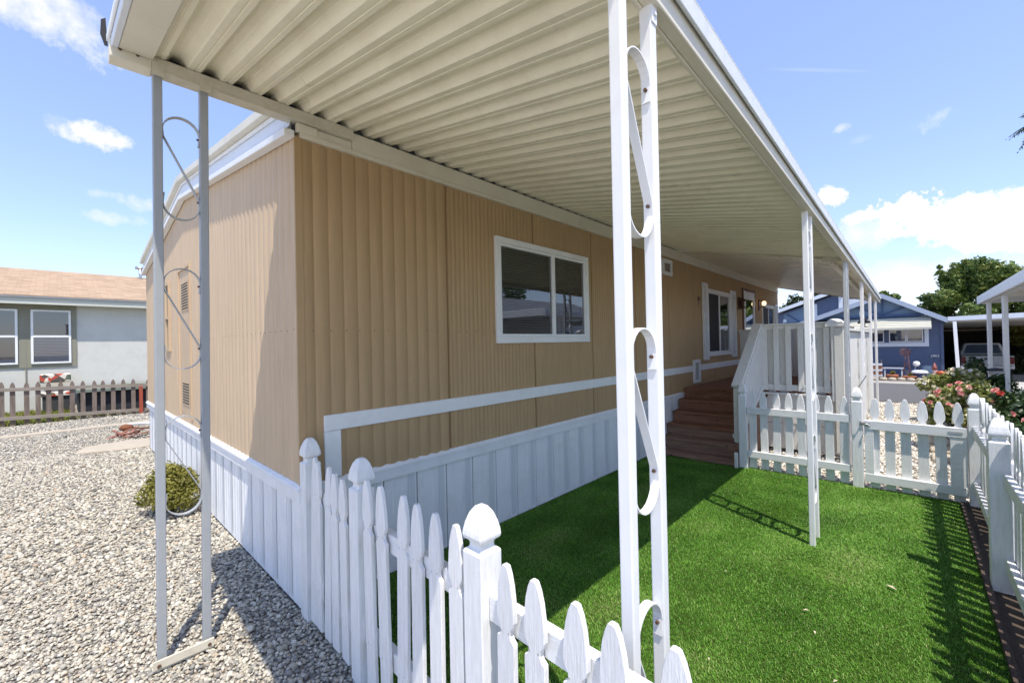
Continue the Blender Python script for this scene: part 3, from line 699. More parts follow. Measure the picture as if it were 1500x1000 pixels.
# opaque top skin so that no light leaks
b = MB()
b.strip([(-.10, y, zc(-.1, y)+.075) for y in (-.84, 0, 6, YE)], [(2.27, y, zc(2.27, y)+.075) for y in (-.84, 0, 6, YE)]); b.build('roof_skin', M['pan'], can, fix=False)
# channel beam on the house side
b = MB(); b.box(-.030, .045, -.80, .36, 3.126, 3.138); b.box(.036, .045, -.80, .36, 3.1385, 3.196); b.box(-.040, -.0305, -.80, .36, 3.126, 3.205); b.build('beam', M['beam'], can, bevel=.002)
b = MB(); b.box(-.044, .050, -.868, -.71, 3.120, 3.205); b.build('beam_end_cap', M['cream'], can, bevel=.003)
b = MB(); b.box(-.042, .047, .361, .368, 3.124, 3.206); b.build('beam_end_cap', M['cream'], can, bevel=.002)
for yy in (-.83, -.765): q = MB(); q.tube([(.045, yy, 3.165), (.055, yy, 3.165)], .007, 8); q.build('screw', M['bolt'], can)
# outer beam and gutter, falling gently for drainage
def long_box(x0, x1, z0, z1, ya, yb, name, mat, bevel=.003):
    b = MB(); f = lambda y: DR*max(y, 0); ysg = [ya] + [y for y in (0.,) if ya < y < yb] + [yb]
    for a, c in zip(ysg[:-1], ysg[1:]):
        b.hexa([(x0, a, z0-f(a)), (x1, a, z0-f(a)), (x1, c, z0-f(c)), (x0, c, z0-f(c))], [(x0, a, z1-f(a)), (x1, a, z1-f(a)), (x1, c, z1-f(c)), (x0, c, z1-f(c))])
    return b.build(name, mat, can, bevel=bevel)
long_box(2.240, 2.284, 2.757, 2.850, -.84, YE, 'beam', M['cream'])
long_box(2.224, 2.2395, 2.752, 2.80, -.84, YE, 'beam_lip', M['cream'])
long_box(2.075, 2.120, 2.735, 2.785, 5.97, YE, 'inner_beam', M['cream'])
long_box(2.293, 2.306, 2.826, 2.905, -.862, YE+.02, 'gutter', paint('pale_gutter', (.66,.685,.69), .45, .08, 5, (.45,.44,.42), .3, .05))
long_box(2.285, 2.2925, 2.842, 2.87, -.862, YE+.02, 'gutter_bracket', M['galv'], 0)
long_box(2.270, 2.306, 2.9055, 2.914, -.862, YE+.02, 'gutter_lip', M['post_white'])
# front fascia channel following the slope
def slope_box(y0, y1, dz0, dz1, name, mat, x0=-.10, x1=2.30):
    b = MB(); b.hexa([(x0, y0, zc(x0,0)+dz0), (x1, y0, zc(x1,0)+dz0), (x1, y1, zc(x1,0)+dz0), (x0, y1, zc(x0,0)+dz0)], [(x0, y0, zc(x0,0)+dz1), (x1, y0, zc(x1,0)+dz1), (x1, y1, zc(x1,0)+dz1), (x0, y1, zc(x0,0)+dz1)])
    return b.build(name, mat, can, bevel=.003)
slope_box(-.835, -.705, -.028, -.016, 'fascia_flange', M['cream'], .052, 2.195)
slope_box(-.862, -.836, -.030, .10, 'fascia', M['palewhite'], -.04, 2.285)
slope_box(-.874, -.863, .015, .05, 'fascia_bead', M['white'], -.04, 2.285)
slope_box(-.717, -.706, -.0155, .02, 'fascia_return', M['cream'], .052, 2.195)
b = MB(); b.prism([(-.868, 3.21), (-.880, 3.21), (-.895, 3.26), (-.892, 3.33), (-.875, 3.345)], 'x', -.052, -.042); b.build('end_flap', M['black'], can)
long_box(-.0, 2.30, 0, 0, YE, YE, 'x', M['cream']) if False else None
b = MB(); b.hexa([(-.0, YE, zc(0,YE)-.035), (2.29, YE, zc(2.29,YE)-.035), (2.29, YE+.03, zc(2.29,YE)-.035), (0, YE+.03, zc(0,YE)-.035)], [(0, YE, zc(0,YE)+.09), (2.29, YE, zc(2.29,YE)+.09), (2.29, YE+.03, zc(2.29,YE)+.09), (0, YE+.03, zc(0,YE)+.09)]); b.build('fascia', M['beam'], can)

# scrolled twin posts
def scroll_path(x, ya, yb, zt, zb):
    """S strap: hook on the far leg, over to the near leg, down across, curled up again"""
    r = (yb-ya)/2; c = (ya+yb)/2; P = []
    for i in range(13):
        t = math.pi*i/12; P.append((x, c + r*math.cos(t), zt - r*1.0 + r*1.0*math.sin(t)))
    P.insert(0, (x, yb-.004, zt-r-.05))
    P.append((x, ya+.004, zt-r-.04)); 
    P.append((x, yb-.004, zb+r+.04))
    for i in range(13):
        t = math.pi*i/12; P.append((x, c + r*math.cos(t), zb + r - r*math.sin(t)))
    P.append((x, ya+.005, zb+r+.05))
    return P
def twin_post(x0, x1, ya, yb, leg, ztop, scrolls, base=True, mat=None, lean=0, par=None, zbot=0.0, cap=None):
    mat = mat or M['post_white']; b = MB()
    xa = lambda z: lean*(1-z/3)
    for y in (ya, yb):
        b.hexa([(x0+xa(zbot), y, zbot), (x1+xa(zbot), y, zbot), (x1+xa(zbot), y+leg, zbot), (x0+xa(zbot), y+leg, zbot)], [(x0+xa(ztop), y, ztop), (x1+xa(ztop), y, ztop), (x1+xa(ztop), y+leg, ztop), (x0+xa(ztop), y+leg, ztop)])
    p = b.build('scroll_post', mat, can, bevel=.004, seg=2)
    xm = (x0+x1)/2
    for zt, zb in scrolls:
        s_ = MB(); s_.strap([(q[0]+xa(q[2]), q[1], q[2]) for q in scroll_path(xm, ya+leg, yb, zt, zb)], .028, .0045); s_.build('scroll', mat, p, fix=False)
        for (yy, zz) in ((yb-.007, zt-(yb-ya-leg)/2-.01), (yb-.007, zb+(yb-ya-leg)/2+.03)):
            q = MB(); q.tube([(xm+xa(zz), yy+.004, zz), (xm+xa(zz), yy-.005, zz)], .006, 6); q.build('bolt', M['bolt'], s_ if False else p, fix=False)
    if cap:
        for y in (ya, yb):
            q = MB(); q.box(x1+.0005, x1+.0035, y+.002, y+leg-.002, ztop-.06, ztop-.003); q.tube([(x1+.003, y+leg/2, ztop-.03), (x1+.009, y+leg/2, ztop-.03)], .007, 8); q.build('top_bracket', mat, p)
    if base:
        q = MB(); q.box(x0+lean-.012, x0+lean-.002, ya-.01, yb+leg+.012, zbot, zbot+.045); q.box(x0+lean-.012, x1+lean+.01, ya-.01, yb+leg+.012, zbot-.02, zbot-.001)
        q.build('foot_plate', M['beam'], p)
    return p
SC = [(2.57, 2.00), (1.72, 1.16), (.88, .32)]
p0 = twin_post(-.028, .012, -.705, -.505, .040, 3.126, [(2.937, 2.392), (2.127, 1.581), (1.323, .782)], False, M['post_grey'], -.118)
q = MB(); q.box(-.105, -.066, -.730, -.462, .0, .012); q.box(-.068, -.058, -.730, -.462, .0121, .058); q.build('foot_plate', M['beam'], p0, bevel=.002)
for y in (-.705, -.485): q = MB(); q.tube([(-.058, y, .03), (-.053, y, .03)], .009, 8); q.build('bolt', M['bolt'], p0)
q = MB(); pass
for y in (-.685, -.485):
    q = MB(); q.tube([(.046, y, 3.145), (.054, y, 3.145)], .008, 8); q.box(.0455, .0495, y-.025, y+.025, 3.10, 3.172); q.build('top_bracket', M['beam'], p0)
f = lambda y: DR*y
twin_post(2.225, 2.265, .055, .253, .040, 2.758, SC, True, None, 0, cap=True)
twin_post(2.215, 2.255, 3.095, 3.290, .040, 2.758-f(3.1), SC, False, None, 0)
for y, m_ in ((5.90, M['galv']), (8.35, M['post_white']), (10.3, M['post_white']), (12.15, M['post_white'])):
    twin_post(2.215, 2.255, y, y+.195, .040, 2.758-f(y), SC, False, m_, 0)
# bracket at the third post
b = MB(); b.bar((2.0, 5.93, 2.735), (2.22, 5.93, 2.70), .04, .05); b.build('bracket', M['beam'], can)
# ------------------------------------------------------------------ picket fences
NAILP = paint('painted_nail_head', (.50,.46,.40), .6, .25)
def picket_mesh(w, H, t, mat):
    """gothic picket, base at origin, facing -y"""
    h = w/2
    L = [(h, 0), (h, H-.262), (h*.98, H-.250), (h*.66, H-.240), (h*.55, H-.228), (h*.60, H-.214), (h*.86, H-.198), (h*1.0, H-.180), (h*1.0, H-.150), (h*.93, H-.11), (h*.78, H-.065), (h*.55, H-.028), (h*.30, H-.004), (h*.18, H)]
    poly = L + [(-x, z) for x, z in reversed(L)]
    b = MB(); b.prism(poly, 'y', 0, t); b.cur = 1
    for zz in (.235, .775):
        for xx in (-h*.45, h*.4): b.add([(xx+.0035*math.cos(q*1.0472), -.0006, zz+.006*xx/h+.0035*math.sin(q*1.0472)) for q in range(6)], [(0,1,2,3,4,5)])
    o = b.build('picket', mat, bevel=.0025, fix=False, mats=(NAILP,)); me = o.data
    m = o.modifiers[0]; bpy.data.objects.remove(o); return me
PK = [picket_mesh(.083, 1.0, .019, M['picket']), picket_mesh(.079, 1.0, .018, M['picket'])]
def add_picket(parent, x, y, z, rz, k=0, dz=1.0, tilt=0):
    o = bpy.data.objects.new('picket', PK[k]); COL.objects.link(o); o.parent = parent
    o.location = Vector((x, y, z)) - WL[parent.name]; o.rotation_euler = (random.gauss(0, .008), random.gauss(0, .010)+tilt, rz+random.gauss(0, .02)); o.scale = (random.uniform(.97, 1.03), 1, dz*random.uniform(.994, 1.006))
    m = o.modifiers.new('bevel', 'BEVEL'); m.width = .0025; m.segments = 1; m.limit_method = 'ANGLE'
    return o
def gothic_post(parent, x, y, w, H, mat=None, rz=0.0):
    h = w/2; b = MB()
    prof = [(h, -.05), (h, H-.160), (h*.93, H-.152), (h*.68, H-.146), (h*.64, H-.134), (h*.68, H-.122), (h*.98, H-.112), (h*1.02, H-.10), (h*.99, H-.085), (h*.88, H-.058), (h*.66, H-.026), (h*.36, H-.004), (h*.20, H)]
    b.lathe(prof, (x, y, 0), square=True, rot=rz)
    return b.build('post', mat or M['picket_post'], parent, bevel=.003)
# front fence in the foreground, from the house corner outward
fy = lambda x: .035 - .035*x
ang = math.atan(-.035)
ff = thing('picket_fence', (1.6, fy(1.6), 0), 'white picket fence in the foreground running out from the house corner', 'fence')
for x in (.06, .782, 1.727, 2.95): gothic_post(ff, x, fy(x), .098, 1.115, rz=ang)
for x, tp in ((.185, 1.015), (.275, 1.008), (.399, 1.005), (.514, .991), (.639, .983), (.935, 1.045), (1.075, 1.045), (1.218, 1.04), (1.349, 1.037), (1.481, 1.027), (1.615, 1.025), (1.872, .978), (2.005, .974), (2.140, .971), (2.276, .957), (2.441, .972), (2.60, .93), (2.72, .93), (2.83, .94), (3.10, .97)):
    add_picket(ff, x, fy(x)-.040, .02, ang, 0, tp-.02)
for z in (.20, .735):
    for xa, xb in ((.112, .732), (.833, 1.676), (1.778, 2.90), (3.001, 3.2)):
        b = MB(); b.bar((xa, fy(xa)+.002, z+.045), (xb, fy(xb)+.002, z+.045), .038, .088); b.build('rail', M['rail'], ff, bevel=.003)
# right hand fence along the rose bed
rf = thing('picket_fence', (3.25, 2.5, 0), 'white picket fence along the right edge of the lawn with rails facing the yard', 'fence')
for y in (3.18, 1.28, -.10): gothic_post(rf, 3.25, y, .098, 1.13)
y = 4.97
while y > -.3:
    if all(abs(y-q) > .075 for q in (3.18, 1.28)) and y > -.02: add_picket(rf, 3.320, y, .02, math.pi/2, 1, 1.062)
    y -= .117
for z in (.15, .695):
    for ya, yb in ((5.05, 3.231), (3.129, 1.331), (1.229, -.05)):
        b = MB(); b.bar((3.281, ya, z+.043), (3.281, yb, z+.043), .036, .086); b.build('rail', M['rail'], rf, bevel=.003)
# short fence beside the gate
gf = thing('picket_fence', (1.8, 5.1, 0), 'short white picket fence panel between the porch steps and the gate', 'fence')
gothic_post(gf, 1.217, 5.1, .092, 1.10); gothic_post(gf, 2.385, 5.1, .095, 1.115)
for i in range(8):
    if i == 7: continue
    add_picket(gf, 1.325+i*.134, 5.103, .015, 0, 0, .985)
add_picket(gf, 2.262, 5.103, .015, 0, 0, .985)
for z in (.150, .715):
    b = MB(); b.box(1.27, 2.325, 5.066, 5.102, z, z+.086); b.build('rail', M['rail'], gf, bevel=.003)
# gate
gt = thing('garden_gate', (2.83, 5.1, 0), 'white picket gate with metal latch at the far end of the lawn', 'gate')
for x in (2.527, 2.657, 2.787, 2.920, 3.052, 3.172): add_picket(gt, x, 5.104, .015, 0, 0, .985)
b = MB(); b.box(2.446, 3.232, 5.060, 5.1035, .66, .757); b.build('rail', M['rail'], gt, bevel=.003)
b = MB(); b.box(2.446, 3.232, 5.060, 5.1035, .08, .170); b.build('rail', M['rail'], gt, bevel=.003)
b = MB(); b.box(2.447, 2.525, 5.066, 5.103, .1705, .6595); b.build('stile', M['rail'], gt, bevel=.003)
b = MB(); b.box(3.110, 3.231, 5.066, 5.103, .1705, .6595); b.build('stile', M['rail'], gt, bevel=.003)
b = MB(); b.box(2.41, 2.50, 5.050, 5.058, .700, .735); b.tube([(2.42, 5.045, .717), (2.50, 5.045, .717)], .008, 8); b.tube([(2.428, 5.045, .717), (2.424, 5.02, .725), (2.418, 5.015, .76)], .006, 6); b.tube([(2.485, 5.045, .717), (2.485, 5.015, .712), (2.50, 5.008, .70)], .007, 6)
b.build('latch', M['steel'], gt)
b = MB(); b.box(3.10, 3.20, 5.055, 5.059, .70, .72); b.build('hinge', M['galv'], gt)
gp = thing('gate_post', (3.283, 5.1, 0), 'white pointed post at the corner where the gate meets the right fence', 'post')
gothic_post(gp, 3.283, 5.1, .092, 1.105)

# ------------------------------------------------------------------ porch deck and steps
dk = thing('porch_deck', (1.1, 6.3, 0), 'raised timber porch with brown steps and white railings against the house', 'porch')
DZ = .885
b = MB()
xx = .035; i = 0
bb = []
while xx < 2.12:
    q = MB(); q.box(xx, min(xx+.138, 2.13), 6.17 if xx < 1.1 else 6.30, 12.0, DZ-.038, DZ+random.uniform(-.002, .002)); bb.append(q); xx += .143
tot = MB()
for q in bb: tot.add(q.v, q.f)
tot.build('floor', M['stair'], dk, bevel=.003)
lev = [(.722, 5.95), (.558, 5.72), (.392, 5.49), (.226, 5.26), (.055, 5.00)]
prev = 6.20
zt = DZ
for j, (z, y) in enumerate(lev):
    xr = 1.118 if j < 3 else 1.125
    mt = M['stair'] if j < 3 else M['stair2']
    q = MB(); q.box(.02, xr, y, prev+.004, z-.038, z); q.build('tread', mt, dk, bevel=.004)
    q = MB(); q.box(.022, xr-.003, prev+.005, prev+.028, z+.0015, zt-.0385); q.build('riser', mt, dk, bevel=.002)
    prev = y + .018; zt = z
q = MB(); q.box(.03, 1.12, 5.03, 5.055, -.02, .016); q.build('riser', M['stair2'], dk)
q = MB(); q.prism([(5.03, 0), (6.25, 0), (6.25, .83), (6.18, .83), (5.97, .66), (5.74, .50), (5.51, .33), (5.28, .17)], 'x', 1.128, 1.150); q.build('stringer', M['stair2'], dk)
q = MB(); q.box(1.128, 1.165, 4.985, 5.03, -.01, .20); q.build('stringer_end', M['deck_paint'], dk, bevel=.003)
# sloped hand rail
hr = MB(); A = Vector((1.135, 5.13, 1.055)); B_ = Vector((1.135, 6.26, 1.905)); hr.bar(A, B_, .125, .040)
hr.bar(A+Vector((.030,0,-.075)), B_+Vector((.030,0,-.075)), .030, .09)
h_ = hr.build('hand_rail', M['deck_paint'], dk, bevel=.004)
y = 5.30
while y < 6.24:
    t = (y-5.13)/1.13; zt_ = 1.055+t*.85-.03; zb = .40+t*.60
    q = MB(); q.box(1.182, 1.200, y, y+.052, zb, zt_); q.build('baluster', M['deck_paint'], h_, bevel=.002); y += .072
q = MB(); q.bar((1.192, 5.62, .70), (1.192, 6.26, .985), .05, .075); q.build('bottom_rail', M['deck_paint'], h_, bevel=.003)
q = MB(); q.box(1.085, 1.160, 5.16, 5.235, .31, 1.03); q.build('newel', M['deck_paint'], dk, bevel=.004)
q = MB(); q.box(1.070, 1.185, 5.145, 5.159, .36, .415); q.box(1.10, 1.15, 5.15, 5.159, .30, .359); q.build('newel_bracket', M['deck_paint'], dk, bevel=.003)
# front railing with corner post
def railing(y, x0, x1, zb, zt, pitch, bw, name='railing', mat=None, double=False):
    mat = mat or M['deck_paint']
    r = MB(); r.box(x0-.01, x1, y-.055, y+.065, zt-.0258, zt); R_ = r.build(name, mat, dk, bevel=.003)
    r = MB(); r.box(x0, x1, y-.02, y+.02, zt-.088, zt-.026); r.build('rail', mat, R_, bevel=.003)
    r = MB(); r.box(x0, x1, y-.02, y+.02, zb, zb+.085); r.build('rail', mat, R_, bevel=.003)
    x = x0+.03
    while x < x1-.02:
        q = MB(); q.box(x, min(x+bw, x1), y-.040, y-.0205, zb-.005 if double else zb+.086, zt-.03); q.build('baluster', mat, R_, bevel=.002)
        if double and x+bw < x1-.05 and not .3 < x-1.16 < .40: q = MB(); q.box(x+bw-.006, min(x+pitch+.006, x1), y+.0205, y+.040, zb-.03, zt-.03); q.build('baluster', mat, R_, bevel=.002)
        x += pitch
    return R_
railing(6.30, 1.16, 2.03, .915, 1.905, .152, .070, double=True)
railing(9.40, .03, 2.06, .90, 1.895, .100, .094)
b = MB(); b.box(2.035, 2.075, 6.235, 6.36, .80, 1.83); b.box(2.0755, 2.165, 6.25, 6.345, .10, 1.83); b.box(2.075, 2.175, 6.225, 6.2495, .10, 1.80); b.box(2.166, 2.188, 6.235, 6.355, .1, 1.80)
cp = b.build('corner_post', M['deck_paint'], dk, bevel=.003)
b = MB(); b.box(1.975, 2.195, 6.20, 6.385, 1.83, 1.885); b.lathe([(.095, 0), (.092, .012), (.06, .045), (.03, .055)], (2.085, 6.29, 1.885), square=True); b.build('cap', M['white'], cp, bevel=.006)
# long side railing: close vertical boards under a cap
sr = MB(); sr.box(2.075, 2.215, 6.39, 11.95, 1.775, 1.81); s_ = sr.build('railing', M['deck_paint'], dk, bevel=.004)
sr = MB(); sr.box(2.10, 2.14, 6.39, 11.95, 1.685, 1.7745); sr.build('rail', M['deck_paint'], s_, bevel=.004)
y = 6.40; i = 0
while y < 11.9:
    q = MB(); q.box(2.150+random.uniform(-.004, .004), 2.168, y, y+.135, .10+random.uniform(-.03, .03), 1.76); q.build('board', M['deck_paint'], s_, bevel=.002); y += .148
# painted skirt boards below the porch
b = MB(); b.box(1.17, 2.10, 6.325, 6.345, .05, .42); b.box(1.165, 2.10, 6.318, 6.340, .425, .845); b.box(1.16, 2.12, 6.26, 6.30, .848, .88); b.build('skirt_board', M['deck_paint'], dk, bevel=.003)
b = MB(); b.prism([(1.17, .845), (1.245, .845), (1.235, .80), (1.215, .78), (1.21, .70), (1.18, .63), (1.172, .70)], 'y', 6.312, 6.3175); b.build('rotten_patch', paint('rotten_wood', (.11,.05,.025), .9, .35, 25, bump=.4), dk)
# things on and about the porch
b = MB(); b.box(2.16, 2.26, 9.2, 9.32, 1.86, 1.875); b.tube([(2.21, 9.26, 1.875), (2.21, 9.26, 1.93), (2.20, 9.22, 1.96)], .018, 8)
b.lathe([(.05, -.02), (.055, .05), (.03, .09), (.015, .10)], (2.20, 9.20, 1.965), 10); b.box(2.12, 2.30, 9.17, 9.23, 1.935, 1.975)
tag(b.build('clamp_lamp', M['black'], origin=(2.2, 9.2, 1.86)), 'small black clamp light fixed on the cap of the porch side railing', 'lamp')
b = MB(); b.tube([(2.20, 6.6, .86), (2.26, 6.9, .93), (2.30, 7.4, 1.02), (2.31, 7.8, 1.06)], .006, 6)
tag(b.build('cable', M['black'], origin=(2.2, 6.6, .9)), 'black cable slung along the outside of the white porch boards', 'cable')
# ------------------------------------------------------------------ vegetation helpers
def leaf_cloud(name, centers, radii, n, size, mat, parent=None, origin=(0,0,0), shell=.55, aspect=.5, up_bias=.2, squash=1.0):
    """n small folded leaves spread through a set of blobs"""
    centers = np.asarray(centers, float); radii = np.asarray(radii, float)
    wts = radii**2; wts /= wts.sum(); idx = RNG.choice(len(centers), n, p=wts)
    d = RNG.normal(0, 1, (n, 3)); d /= np.linalg.norm(d, axis=1)[:, None]
    rr = shell + (1-shell)*RNG.uniform(0, 1, n)**.6; rr *= RNG.uniform(.85, 1.12, n)
    P = centers[idx] + d*(radii[idx]*rr)[:, None]*np.array([1, 1, squash])
    nrm = d + RNG.normal(0, .75, (n, 3)) + np.array([0, 0, up_bias]); nrm /= np.linalg.norm(nrm, axis=1)[:, None]
    t = np.cross(nrm, RNG.normal(0, 1, (n, 3))); t /= np.linalg.norm(t, axis=1)[:, None]; bt = np.cross(nrm, t)
    s = size*np.exp(RNG.normal(0, .28, n)); L = s[:, None]; Wd = (s*aspect)[:, None]
    V = np.stack([P - t*L, P + bt*Wd + nrm*L*.15, P + t*L - nrm*L*.12, P - bt*Wd + nrm*L*.15], 1).reshape(-1, 3)
    i = np.arange(n)*4; F = np.concatenate([np.stack([i, i+1, i+2], 1), np.stack([i, i+2, i+3], 1)])
    per = RNG.uniform(0, .35, len(centers))[idx]
    tone = np.clip(RNG.uniform(0, .75, n) + per, 0, 1)
    return np_mesh(name, V, F, mat, parent, origin, np.repeat(tone, 4))
M['leaf_oak'] = toned('tree_leaf', [(0, (.03,.055,.014)), (.4, (.075,.13,.026)), (.75, (.145,.20,.042)), (1, (.26,.27,.07))], .5, trans=.22)
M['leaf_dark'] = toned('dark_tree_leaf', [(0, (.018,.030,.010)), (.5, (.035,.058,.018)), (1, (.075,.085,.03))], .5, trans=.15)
M['leaf_shrub'] = toned('shrub_leaf', [(0, (.085,.085,.014)), (.5, (.19,.185,.035)), (1, (.33,.30,.075))], .5, trans=.2)
M['leaf_rose'] = toned('rose_leaf', [(0, (.012,.030,.010)), (.5, (.028,.060,.016)), (1, (.075,.12,.03))], .42, trans=.18)
M['leaf_lime'] = toned('lime_leaf', [(0, (.07,.10,.018)), (.45, (.19,.23,.05)), (.8, (.42,.42,.16)), (1, (.62,.60,.35))], .5, trans=.25)
M['bark'] = grain('tree_bark', (.06,.045,.032), (.15,.115,.085), 2, .9, 20, .6, 5)
M['stem'] = grain('plant_stem', (.05,.05,.02), (.11,.10,.045), 2, .8)
def tree(label, x, y, z0, H, R, n, size, mat, blobs=26, group=None, crown_from=.35, squash=.85, seed=1, sprigs=0):
    r = random.Random(seed); t = thing('tree', (x, y, z0), label, 'tree', group)
    tr = MB(); tips = []
    tr.tube([(x, y, z0-.2), (x+R*.03, y, z0+H*.2), (x-R*.02, y+R*.03, z0+H*.45), (x, y, z0+H*.7)], [H*.035, H*.028, H*.02, H*.008], 10)
    C = []; Rr = []
    for i in range(blobs):
        a = r.uniform(0, 6.283); q = r.uniform(.1, .95)**.6; hz_ = r.uniform(crown_from, .93)
        env = math.sin(math.pi*min(1, max(.08, (hz_-crown_from+.12)/(1.08-crown_from))))**.6
        c = (x+math.cos(a)*R*q*env, y+math.sin(a)*R*q*env, z0+H*hz_); C.append(c); Rr.append(R*r.uniform(.17, .34))
        if i % 2 == 0: tr.tube([(x, y, z0+H*r.uniform(.2, .45)), ((x+c[0])/2+r.uniform(-.1,.1)*R, (y+c[1])/2, (z0+H*.35+c[2])/2), c], [H*.012, H*.008, H*.003], 6)
    for i in range(sprigs):
        a = r.uniform(0, 6.283); q = r.uniform(.2, .9)
        for j in range(5): C.append((x+math.cos(a)*R*q*(1+.05*j), y+math.sin(a)*R*q, z0+H*(.80+.055*j-.18*q*q))); Rr.append(R*(.13-.018*j))
    tr.build('trunk', M['bark'], t, fix=False)
    leaf_cloud('crown', C, Rr, n, size, mat, t, shell=.35, squash=squash)
    return t

# round yellow-green shrub against the skirting
sh = thing('shrub', (-2.82, -.27, 0), 'low rounded yellow-green shrub on the pebbles against the white skirting', 'shrub')
C = []; R_ = []
for i in range(30):
    a = random.uniform(0, 6.283); q = random.uniform(0, 1)**.5; C.append((-2.83+.28*q*math.cos(a), -.28+.19*q*math.sin(a), .10+.31*(1-.8*q*q)*random.uniform(.7, 1.12))); R_.append(random.uniform(.07, .125))
leaf_cloud('foliage', C, R_, 9000, .0145, M['leaf_shrub'], sh, shell=.55, aspect=.55)
b = MB(); [b.tube([(-2.82, -.27, -.02), (-2.82+.2*math.cos(a), -.27+.14*math.sin(a), .24)], [.012, .005], 5) for a in range(7)]; b.build('stem', M['stem'], sh)
# heap of broken reddish wood by the end of the house
scrapm = grain('broken_red_wood', (.20,.075,.05), (.38,.20,.15), 0, .85)
sc = random.Random(5)
for i in range(15):
    L_ = sc.uniform(.14, .34); b = MB(); b.box(-L_, L_, -sc.uniform(.015,.035), sc.uniform(.015,.035), -.010, .012)
    o = b.build('scrap_wood', scrapm, origin=(0,0,0), bevel=.003); x = -8.35+sc.uniform(-.45, .45); y = .02+sc.uniform(-.32, .42); hgt = .03 + .15*max(0, 1-abs(y-.12)*2-abs(x+8.35)*.6)*sc.uniform(.4, 1)
    o.location = (x, y, hgt); o.rotation_euler = (sc.uniform(-.2,.2), sc.uniform(-.3,.3), sc.uniform(0, 3.1))
    tag(o, 'broken reddish wood piece in the heap on the gravel by the house end', 'wood', 'scrap wood heap')
b = MB(); b.tube([(-9.9, -.05, .06), (-9.6, .15, .10), (-9.3, .28, .12), (-9.1, .55, .05)], .028, 8); tag(b.build('hose', M['white'], origin=(-9.5, .2, .05)), 'pale curved hose lying on the gravel behind the heap of wood', 'hose')
b = MB(); b.lathe([(.02, 0), (.10, .01), (.13, .06), (.09, .11), (.02, .13)], (-9.55, -.10, -.01), 9); tag(b.build('rock', M['rust'], origin=(-9.55, -.1, 0)), 'rusty brown lump on the gravel beside the pale hose', 'rock')

# ------------------------------------------------------------------ left: weathered fence and the grey neighbour house
wf = thing('weathered_fence', (-12.7, -1, 0), 'unpainted grey weathered picket fence in front of the grey neighbouring house', 'fence')
def old_picket(y, mat, H, z0=-.04):
    w = .044; L = [(w, 0), (w, H-.20), (w*.55, H-.185), (w*.55, H-.165), (w, H-.145), (w*.95, H-.09), (w*.55, H-.03), (w*.1, H)]
    poly = [(y+a, z0+c) for a, c in L] + [(y-a, z0+c) for a, c in reversed(L)]
    b = MB(); b.prism(poly, 'x', -12.705, -12.685); return b.build('picket', mat, wf)
for y in [-2.02-.19*i for i in range(1, 22)][::-1] + [-2.02, -1.85, -1.64, -1.46, -1.27, -1.07, -.88, -.68, -.48, -.30, -.11, .08, .28, .60, .79, .98, 1.17, 1.36, 1.55]:
    old_picket(y+random.uniform(-.01, .01), M['oldwood'], 1.07-.045*(y+2)/1.0*.9+random.uniform(-.012, .012))
for z0 in (.80, .12):
    b = MB(); b.hexa([(-12.684, -6.2, z0+.16), (-12.645, -6.2, z0+.16), (-12.645, 1.6, z0-.115), (-12.684, 1.6, z0-.115)], [(-12.684, -6.2, z0+.24), (-12.645, -6.2, z0+.24), (-12.645, 1.6, z0-.035), (-12.684, 1.6, z0-.035)]); b.build('rail', M['oldrail'], wf)
b = MB(); b.box(-12.64, -12.56, .40, .475, -.06, .74); b.build('post', M['redwood'], wf, bevel=.004)
# house
nh = thing('grey_house', (-18, 0, 0), 'low grey stucco house with tan shingle roof beyond the weathered fence', 'house')
b = MB(); b.box(-23, -16.0, -9, 6, -.1, 3.25); b.build('wall', M['nbwall'], nh)
k = NT('tan_shingles'); co = k.coords((1,1,1), False); br = k.n('ShaderNodeTexBrick'); mp = k.n('ShaderNodeMapping'); mp.inputs['Rotation'].default_value = (0, 0, math.pi/2); k.l(co, mp.inputs[0]); k.l(mp.outputs[0], br.inputs['Vector'])
br.inputs['Scale'].default_value = 3.2; br.inputs['Mortar Size'].default_value = .012; br.inputs['Brick Width'].default_value = .9; br.inputs['Row Height'].default_value = .42; br.offset = .37
br.inputs['Color1'].default_value = (.40,.28,.185,1); br.inputs['Color2'].default_value = (.25,.165,.105,1); br.inputs['Mortar'].default_value = (.19,.13,.09,1)
k.base(k.mixc(k.ramp(k.noise(k.coords((9,1.2,9), False), 3.5, 5, .7), [(.3, 0), (.75, .8)]), br.outputs['Color'], (.46,.36,.26))); k.bump(br.outputs['Fac'], .5, .02); k.set(.9, 0, .15)
b = MB(); ro = [(-15.55, 3.38), (-19.5, 4.64), (-23.45, 3.38), (-23.45, 3.32), (-19.5, 4.56), (-15.55, 3.32)]
b.prism([(p[0], p[1]) for p in ro], 'y', -9.3, 6.3); b.build('roof', k.m, nh)
b = MB(); b.box(-15.57, -15.53, -9.3, 6.3, 3.30, 3.345); b.build('drip_edge', M['shingle_dk'], nh)
b = MB(); b.box(-15.63, -15.575, -9.3, 6.3, 3.12, 3.305); b.box(-16.0, -15.635, -9.3, 6.3, 3.20, 3.245); b.build('fascia', M['nbeave'], nh)
b = MB(); b.prism([(-23, 3.25), (-16, 3.25), (-19.5, 4.5)], 'y', -9, -8.9); b.prism([(-23, 3.25), (-16, 3.25), (-19.5, 4.5)], 'y', 5.9, 6); b.build('gable', M['nbwall'], nh)
b = MB(); b.tube([(-19.2, 1.1, 4.3), (-19.2, 1.1, 4.95)], .05, 8); b.tube([(-19.2, .95, 4.97), (-19.2, 1.3, 4.97)], .06, 8); b.build('vent_pipe', M['steel'], nh)
for (y0, y1) in ((-2.72, -1.90), (-1.665, -.845), (-6.2, -5.2)):
    pass
